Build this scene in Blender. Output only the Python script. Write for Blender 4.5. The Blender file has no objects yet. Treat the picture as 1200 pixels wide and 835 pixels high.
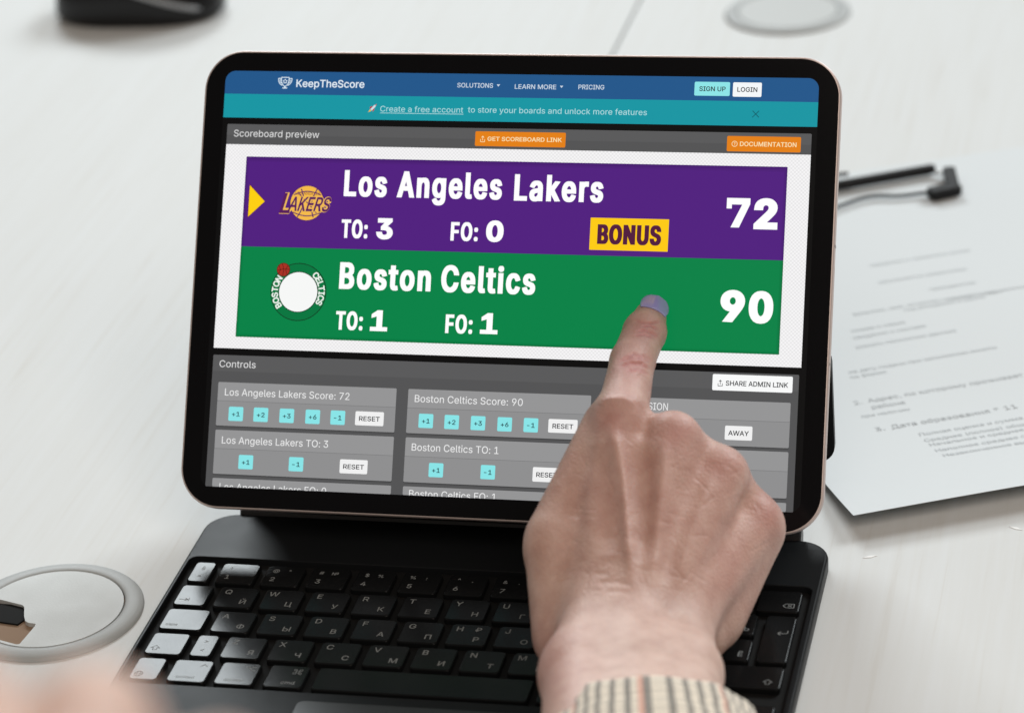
import bpy, bmesh, math, random
import numpy as np
from mathutils import Matrix, Vector
from mathutils.geometry import delaunay_2d_cdt

# ------------------------------------------------------------------ camera, world, lamps, exposure
SC = bpy.context.scene
COL = SC.collection
MM = 0.001
R = np.array([[0.9751, 0.21081, -0.06878], [0.03309, -0.445, -0.89492], [-0.21927, 0.87036, -0.4409]])
CAM = np.array([283.16988, -1100.64752, 638.73454])           # mm
FPX = 3510.27                                                # focal length in photo pixels (photo 1200 x 835)
TILT = 0.55825                                               # the tablet leans back by this
TAB_X = -0.7                                                 # its middle
TAB_H, TAB_W = 200.6, 279.6
BASE = np.array([0.0, -30.0, 18.0])                          # bottom edge of the tablet's glass

cam_d = bpy.data.cameras.new("camera")
cam = bpy.data.objects.new("camera", cam_d)
COL.objects.link(cam)
m = Matrix.Identity(4)
for i in range(3):
    m[i][0], m[i][1], m[i][2], m[i][3] = R[0][i], -R[1][i], -R[2][i], CAM[i] * MM
q = m.to_3x3().to_quaternion().normalized()
cam.matrix_world = Matrix.Translation(m.translation) @ q.to_matrix().to_4x4()
cam_d.sensor_width = 36
cam_d.lens = FPX / 1200 * 36
cam_d.clip_start, cam_d.clip_end = 0.05, 50
cam_d.dof.use_dof = True
cam_d.dof.focus_distance = 1.262
cam_d.dof.aperture_fstop = 8.0
SC.camera = cam

world = bpy.data.worlds.new("World")
SC.world = world
world.use_nodes = True
bg = world.node_tree.nodes["Background"]
bg.inputs[0].default_value = (1.0, 0.89, 0.77, 1)
bg.inputs[1].default_value = 0.2


def area(name, target, direction, dist, sx, sy, power, color):
    d = bpy.data.lights.new(name, 'AREA')
    d.shape = 'RECTANGLE'
    d.size, d.size_y = sx, sy
    d.energy = power
    d.color = color
    o = bpy.data.objects.new(name, d)
    COL.objects.link(o)
    dv = Vector(direction).normalized()
    o.location = Vector(target) + dv * dist
    o.rotation_euler = dv.to_track_quat('Z', 'Y').to_euler()
    return o


area("window_light", (0, 0.15, 0), (-0.375, 0.927, 0.62), 6.0, 2.2, 1.25, 212, (0.90, 0.97, 1.0))
area("window_light", (0, 0.15, 0), (0.52, 0.85, 0.72), 6.0, 2.6, 1.9, 252, (0.90, 0.97, 1.0))
area("fill_light", (0.05, 0, 0.1), (0.35, -0.75, 0.9), 3.0, 2.2, 1.6, 38, (1.0, 0.88, 0.78))  # unseen soft fill, added in front to brighten the hand

SC.view_settings.view_transform = 'Standard'
SC.view_settings.look = 'None'
SC.view_settings.exposure = 0
SC.view_settings.gamma = 1
SC.render.film_transparent = False
SC.cycles.max_bounces = 8


# ------------------------------------------------------------------ photo pixel -> real place
def ray(px, py):
    return R.T @ np.array([(px - 600) / FPX, (py - 417.5) / FPX, 1.0])


def onz(px, py, z=-7.0):                                     # point of the horizontal plane at height z (mm)
    d = ray(px, py)
    return CAM + d * ((z - CAM[2]) / d[2])


UPV = np.array([0, math.sin(TILT), math.cos(TILT)])
NRM = np.array([0, -math.cos(TILT), math.sin(TILT)])


def scr(px, py):                                             # point of the tablet's glass: u from its middle, v from its bottom (mm)
    d = ray(px, py)
    p = CAM + d * (((BASE - CAM) @ NRM) / (d @ NRM))
    return p[0] - TAB_X, (p - BASE) @ UPV


def at(px, py, depth):                                       # point at a distance along the view
    return CAM + ray(px, py) * depth


# ------------------------------------------------------------------ materials
def lin(c):
    return tuple(((v / 255) / 12.92 if v / 255 <= 0.04045 else ((v / 255 + 0.055) / 1.055) ** 2.4) for v in c)


MATS = {}


def nodes_of(name):
    mt = bpy.data.materials.new(name)
    mt.use_nodes = True
    nt = mt.node_tree
    return mt, nt, nt.nodes["Principled BSDF"]


def pbr(name, color, rough=0.5, metal=0.0, spec=0.5, bump=0.0, bscale=400.0, var=0.0):
    if name in MATS:
        return MATS[name]
    mt, nt, b = nodes_of(name)
    b.inputs["Base Color"].default_value = (*color, 1)
    b.inputs["Roughness"].default_value = rough
    b.inputs["Metallic"].default_value = metal
    b.inputs["Specular IOR Level"].default_value = spec
    tc = nt.nodes.new("ShaderNodeTexCoord")
    if bump > 0:
        n = nt.nodes.new("ShaderNodeTexNoise")
        n.inputs["Scale"].default_value = bscale
        n.inputs["Detail"].default_value = 4
        bp = nt.nodes.new("ShaderNodeBump")
        bp.inputs["Strength"].default_value = bump
        bp.inputs["Distance"].default_value = 0.0004
        nt.links.new(tc.outputs["Object"], n.inputs["Vector"])
        nt.links.new(n.outputs["Fac"], bp.inputs["Height"])
        nt.links.new(bp.outputs["Normal"], b.inputs["Normal"])
    if var > 0:
        n = nt.nodes.new("ShaderNodeTexNoise")
        n.inputs["Scale"].default_value = 60
        n.inputs["Detail"].default_value = 5
        mp = nt.nodes.new("ShaderNodeMapRange")
        mp.inputs["To Min"].default_value = rough - var
        mp.inputs["To Max"].default_value = rough + var
        nt.links.new(tc.outputs["Object"], n.inputs["Vector"])
        nt.links.new(n.outputs["Fac"], mp.inputs["Value"])
        nt.links.new(mp.outputs["Result"], b.inputs["Roughness"])
    MATS[name] = mt
    return mt


def ui(rgb, strength=1.0):                                   # a lit colour of the display
    name = "display_%02x%02x%02x" % rgb
    if name in MATS:
        return MATS[name]
    mt, nt, b = nodes_of(name)
    b.inputs["Base Color"].default_value = (0.004, 0.004, 0.004, 1)
    b.inputs["Roughness"].default_value = 0.35
    b.inputs["Specular IOR Level"].default_value = 0.05
    b.inputs["Emission Color"].default_value = (*lin(rgb), 1)
    b.inputs["Emission Strength"].default_value = strength
    MATS[name] = mt
    return mt


def ramp(nt, fac, stops):
    r = nt.nodes.new("ShaderNodeValToRGB")
    e = r.color_ramp.elements
    while len(e) < len(stops):
        e.new(0.5)
    for el, (p, c) in zip(e, stops):
        el.position = p
        el.color = (*c, 1)
    nt.links.new(fac, r.inputs["Fac"])
    return r


def table_material():
    mt, nt, b = nodes_of("white_wood_laminate")
    tc = nt.nodes.new("ShaderNodeTexCoord")
    mp = nt.nodes.new("ShaderNodeMapping")
    mp.inputs["Scale"].default_value = (260, 9, 1)
    mp.inputs["Rotation"].default_value = (0, 0, math.radians(4))
    nt.links.new(tc.outputs["Object"], mp.inputs["Vector"])
    n = nt.nodes.new("ShaderNodeTexNoise")
    n.inputs["Scale"].default_value = 1.0
    n.inputs["Detail"].default_value = 6
    n.inputs["Distortion"].default_value = 0.6
    nt.links.new(mp.outputs["Vector"], n.inputs["Vector"])
    r = ramp(nt, n.outputs["Fac"], [(0.22, (0.59, 0.585, 0.565)), (0.40, (0.635, 0.645, 0.64)), (0.7, (0.65, 0.665, 0.668))])
    mp2 = nt.nodes.new("ShaderNodeMapping")
    mp2.inputs["Scale"].default_value = (30, 1.6, 1)
    nt.links.new(tc.outputs["Object"], mp2.inputs["Vector"])
    n2 = nt.nodes.new("ShaderNodeTexNoise")
    n2.inputs["Scale"].default_value = 1.0
    n2.inputs["Detail"].default_value = 4
    nt.links.new(mp2.outputs["Vector"], n2.inputs["Vector"])
    r2 = ramp(nt, n2.outputs["Fac"], [(0.3, (0.975, 0.97, 0.962)), (0.7, (1, 1, 1))])
    mx = nt.nodes.new("ShaderNodeMix")
    mx.data_type = 'RGBA'
    mx.blend_type = 'MULTIPLY'
    mx.inputs[0].default_value = 1
    nt.links.new(r.outputs["Color"], mx.inputs[6])
    nt.links.new(r2.outputs["Color"], mx.inputs[7])
    nt.links.new(mx.outputs[2], b.inputs["Base Color"])
    b.inputs["Roughness"].default_value = 0.55
    b.inputs["Specular IOR Level"].default_value = 0.12
    bp = nt.nodes.new("ShaderNodeBump")
    bp.inputs["Strength"].default_value = 0.25
    bp.inputs["Distance"].default_value = 0.0002
    nt.links.new(n.outputs["Fac"], bp.inputs["Height"])
    nt.links.new(bp.outputs["Normal"], b.inputs["Normal"])
    return mt


def skin_material():
    mt, nt, b = nodes_of("skin")
    tc = nt.nodes.new("ShaderNodeTexCoord")
    at_ = nt.nodes.new("ShaderNodeAttribute")
    at_.attribute_name = "flush_shade"
    n = nt.nodes.new("ShaderNodeTexNoise")
    n.inputs["Scale"].default_value = 95
    n.inputs["Detail"].default_value = 6
    n.inputs["Roughness"].default_value = 0.62
    nt.links.new(tc.outputs["Object"], n.inputs["Vector"])
    r = ramp(nt, n.outputs["Fac"], [(0.32, (0.47, 0.30, 0.242)), (0.5, (0.555, 0.375, 0.308)), (0.68, (0.62, 0.445, 0.372))])
    mx = nt.nodes.new("ShaderNodeMix")
    mx.data_type = 'RGBA'
    nt.links.new(at_.outputs["Fac"], mx.inputs[0])
    nt.links.new(r.outputs["Color"], mx.inputs[6])
    mx.inputs[7].default_value = (0.47, 0.19, 0.175, 1)
    nt.links.new(mx.outputs[2], b.inputs["Base Color"])
    b.inputs["Roughness"].default_value = 0.53
    b.inputs["Specular IOR Level"].default_value = 0.5
    b.inputs["Subsurface Weight"].default_value = 0.18
    b.inputs["Subsurface Radius"].default_value = (1.0, 0.35, 0.2)
    b.inputs["Subsurface Scale"].default_value = 0.003
    v = nt.nodes.new("ShaderNodeTexVoronoi")
    v.inputs["Scale"].default_value = 900
    nt.links.new(tc.outputs["Object"], v.inputs["Vector"])
    n2 = nt.nodes.new("ShaderNodeTexNoise")
    n2.inputs["Scale"].default_value = 260
    n2.inputs["Detail"].default_value = 5
    nt.links.new(tc.outputs["Object"], n2.inputs["Vector"])
    ad = nt.nodes.new("ShaderNodeMath")
    ad.operation = 'ADD'
    nt.links.new(v.outputs["Distance"], ad.inputs[0])
    nt.links.new(n2.outputs["Fac"], ad.inputs[1])
    bp = nt.nodes.new("ShaderNodeBump")
    bp.inputs["Strength"].default_value = 0.35
    bp.inputs["Distance"].default_value = 0.0005
    nt.links.new(ad.outputs[0], bp.inputs["Height"])
    nt.links.new(bp.outputs["Normal"], b.inputs["Normal"])
    return mt


def sleeve_material():
    mt, nt, b = nodes_of("plaid_cotton")
    uv = nt.nodes.new("ShaderNodeUVMap")
    sep = nt.nodes.new("ShaderNodeSeparateXYZ")
    nt.links.new(uv.outputs["UV"], sep.inputs[0])

    def math_(op, a, bb=None):
        k = nt.nodes.new("ShaderNodeMath")
        k.operation = op
        for i, s in enumerate((a, bb)):
            if s is None:
                continue
            if isinstance(s, (int, float)):
                k.inputs[i].default_value = s
            else:
                nt.links.new(s, k.inputs[i])
        return k.outputs[0]

    def band(coord, period, width, shift):
        f = math_('FRACT', math_('DIVIDE', math_('ADD', coord, shift), period))
        return math_('LESS_THAN', f, width / period)

    def mix(fac, a, c):
        k = nt.nodes.new("ShaderNodeMix")
        k.data_type = 'RGBA'
        nt.links.new(fac, k.inputs[0])
        if isinstance(a, tuple):
            k.inputs[6].default_value = (*a, 1)
        else:
            nt.links.new(a, k.inputs[6])
        k.inputs[7].default_value = (*c, 1)
        return k.outputs[2]

    x, y = sep.outputs[0], sep.outputs[1]                    # mm round the arm, mm along it
    c = mix(math_('MULTIPLY', band(y, 6.4, 2.8, 2.6), 0.55), (0.74, 0.645, 0.525), (0.16, 0.135, 0.115))
    c = mix(math_('MULTIPLY', band(x, 4.1, 1.55, 0.0), 0.82), c, (0.04, 0.037, 0.04))
    c = mix(math_('MULTIPLY', band(x, 20.5, 1.3, 7.0), 0.62), c, (0.58, 0.20, 0.13))
    thread = math_('MULTIPLY', band(math_('ADD', x, y), 1.3, 0.5, 0), 0.22)
    c = mix(thread, c, (0.9, 0.83, 0.7))
    nt.links.new(c, b.inputs["Base Color"])
    b.inputs["Roughness"].default_value = 0.9
    b.inputs["Specular IOR Level"].default_value = 0.15
    b.inputs["Sheen Weight"].default_value = 0.2
    return mt


def checker_material():
    mt, nt, b = nodes_of("display_checker")
    tc = nt.nodes.new("ShaderNodeTexCoord")
    ck = nt.nodes.new("ShaderNodeTexChecker")
    mp = nt.nodes.new("ShaderNodeMapping")
    mp.inputs["Scale"].default_value = (1 / 0.00078,) * 3
    mp.inputs["Location"].default_value = (0.31, 0.5, 0.17)
    nt.links.new(tc.outputs["Object"], mp.inputs["Vector"])
    nt.links.new(mp.outputs["Vector"], ck.inputs["Vector"])
    ck.inputs["Scale"].default_value = 1.0
    ck.inputs["Color1"].default_value = (*lin((247, 246, 247)), 1)
    ck.inputs["Color2"].default_value = (*lin((231, 230, 231)), 1)
    b.inputs["Base Color"].default_value = (0.004, 0.004, 0.004, 1)
    b.inputs["Specular IOR Level"].default_value = 0.05
    nt.links.new(ck.outputs["Color"], b.inputs["Emission Color"])
    b.inputs["Emission Strength"].default_value = 1
    return mt


TABLE = table_material()
SKIN = skin_material()
PLAID = sleeve_material()
CHECK = checker_material()
BLACK_SOFT = pbr("soft_black_polyurethane", (0.010, 0.011, 0.012), 0.36, spec=0.065, bump=0.2, bscale=2600, var=0.05)
KEY_BLACK = pbr("black_key_plastic", (0.007, 0.0075, 0.008), 0.19, spec=0.088, bump=0.03, bscale=3000, var=0.04)
WELL_BLACK = pbr("matt_black_well", (0.006, 0.006, 0.006), 0.75, spec=0.15)
LEGEND = pbr("grey_key_print", (0.22, 0.23, 0.23), 0.6, spec=0.2)
GLASS_BLACK = pbr("black_glass_border", (0.004, 0.004, 0.005), 0.12, spec=0.12)
ROSE = pbr("rose_aluminium", (0.62, 0.52, 0.49), 0.5, metal=0.6, bump=0.1, bscale=4000)
LINE_DARK = pbr("antenna_plastic", (0.25, 0.22, 0.21), 0.5)
GROMMET = pbr("light_grey_plastic", (0.50, 0.515, 0.51), 0.45, spec=0.15, bump=0.15, bscale=900, var=0.08)
RING_GREY = pbr("mid_grey_plastic", (0.40, 0.415, 0.415), 0.5, spec=0.15, bump=0.15, bscale=900, var=0.08)
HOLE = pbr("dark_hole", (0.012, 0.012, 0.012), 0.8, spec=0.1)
BROWN_CORE = pbr("raw_board_edge", (0.27, 0.18, 0.12), 0.9)
PAPER = pbr("white_paper", (0.64, 0.67, 0.685), 0.8, spec=0.15, bump=0.08, bscale=500)
INK = pbr("pale_printer_ink", (0.49, 0.515, 0.53), 0.9, spec=0.05)
PEN_BLACK = pbr("black_pen_plastic", (0.008, 0.008, 0.009), 0.4, spec=0.3)
CORD = pbr("dark_rubber_cord", (0.012, 0.012, 0.013), 0.6, spec=0.2)
MOUSE_BLACK = pbr("black_mouse_plastic", (0.006, 0.006, 0.007), 0.3, spec=0.35)
MOUSE_GLINT = pbr("grey_mouse_glint", (0.34, 0.36, 0.38), 0.3, spec=0.5)  # pale colour of the painted highlight on the mouse
LILAC = pbr("lilac_nail_polish", (0.36, 0.355, 0.66), 0.14, spec=0.8, bump=0.1, bscale=1500)
FLECK = pbr("white_fleck", (0.85, 0.85, 0.84), 0.8)


# ------------------------------------------------------------------ mesh helpers (everything in mm)
def link_mesh(name, verts, faces, mats, midx=None, parent=None, origin=(0, 0, 0), smooth=False):
    me = bpy.data.meshes.new(name)
    v = (np.asarray(verts, float) - np.asarray(origin, float)) * MM
    me.from_pydata(v.tolist(), [], [list(map(int, f)) for f in faces])
    if not isinstance(mats, (list, tuple)):
        mats = [mats]
    for k in mats:
        me.materials.append(k)
    if midx is not None:
        me.polygons.foreach_set("material_index", list(midx))
    if smooth:
        me.polygons.foreach_set("use_smooth", [True] * len(me.polygons))
    me.validate()
    me.update()
    o = bpy.data.objects.new(name, me)
    COL.objects.link(o)
    if parent is not None:
        o.parent = parent
    return o


def thing(name, label, cat, loc=(0, 0, 0), rot=(0, 0, 0), group=None):
    o = bpy.data.objects.new(name, None)
    COL.objects.link(o)
    o.empty_display_size = 0.02
    o.location = Vector(loc) * MM
    o.rotation_euler = rot
    tag(o, label, cat, group)
    return o


def tag(o, label=None, cat=None, group=None, kind=None):
    for k, v in (("label", label), ("category", cat), ("group", group), ("kind", kind)):
        if v:
            o[k] = v


def rrect(x0, x1, y0, y1, r, n=8):                            # rounded rectangle outline, counter-clockwise
    r = min(r, (x1 - x0) / 2 - 1e-4, (y1 - y0) / 2 - 1e-4)
    out = []
    for cx, cy, a in ((x1 - r, y0 + r, -90), (x1 - r, y1 - r, 0), (x0 + r, y1 - r, 90), (x0 + r, y0 + r, 180)):
        for i in range(n + 1):
            t = math.radians(a + 90 * i / n)
            out.append((cx + r * math.cos(t), cy + r * math.sin(t)))
    return out


class MB:
    """collects shapes, links them as one mesh"""

    def __init__(s):
        s.v, s.f, s.mi = [], [], []

    def add(s, verts, faces, mi=0):
        n = len(s.v)
        s.v += [tuple(p) for p in verts]
        s.f += [[i + n for i in f] for f in faces]
        s.mi += [mi] * len(faces)

    def loops(s, loops, mi=0, cap0=True, cap1=True):         # skin consecutive closed loops
        n = len(loops[0])
        v = [p for l in loops for p in l]
        f = []
        for a in range(len(loops) - 1):
            for i in range(n):
                j = (i + 1) % n
                f.append([a * n + i, a * n + j, (a + 1) * n + j, (a + 1) * n + i])
        if cap0:
            f.append(list(range(n))[::-1])
        if cap1:
            f.append([(len(loops) - 1) * n + i for i in range(n)])
        s.add(v, f, mi)

    def slab(s, outline, z0, z1, bev=0.3, mi=0, inset=None):  # outline extruded in z with a small rounded top edge
        cx = sum(p[0] for p in outline) / len(outline)
        cy = sum(p[1] for p in outline) / len(outline)

        def off(k):
            hx = max(abs(p[0] - cx) for p in outline)
            hy = max(abs(p[1] - cy) for p in outline)
            return [(cx + (p[0] - cx) * (1 - k / hx), cy + (p[1] - cy) * (1 - k / hy)) for p in outline]
        L = [[(x, y, z0) for x, y in outline], [(x, y, z1 - bev) for x, y in outline],
             [(x, y, z1 - 0.3 * bev) for x, y in off(0.3 * bev)], [(x, y, z1) for x, y in off(bev)]]
        s.loops(L, mi)

    def build(s, name, mats, parent=None, origin=(0, 0, 0), smooth=False):
        return link_mesh(name, s.v, s.f, mats, s.mi, parent, origin, smooth)


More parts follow.
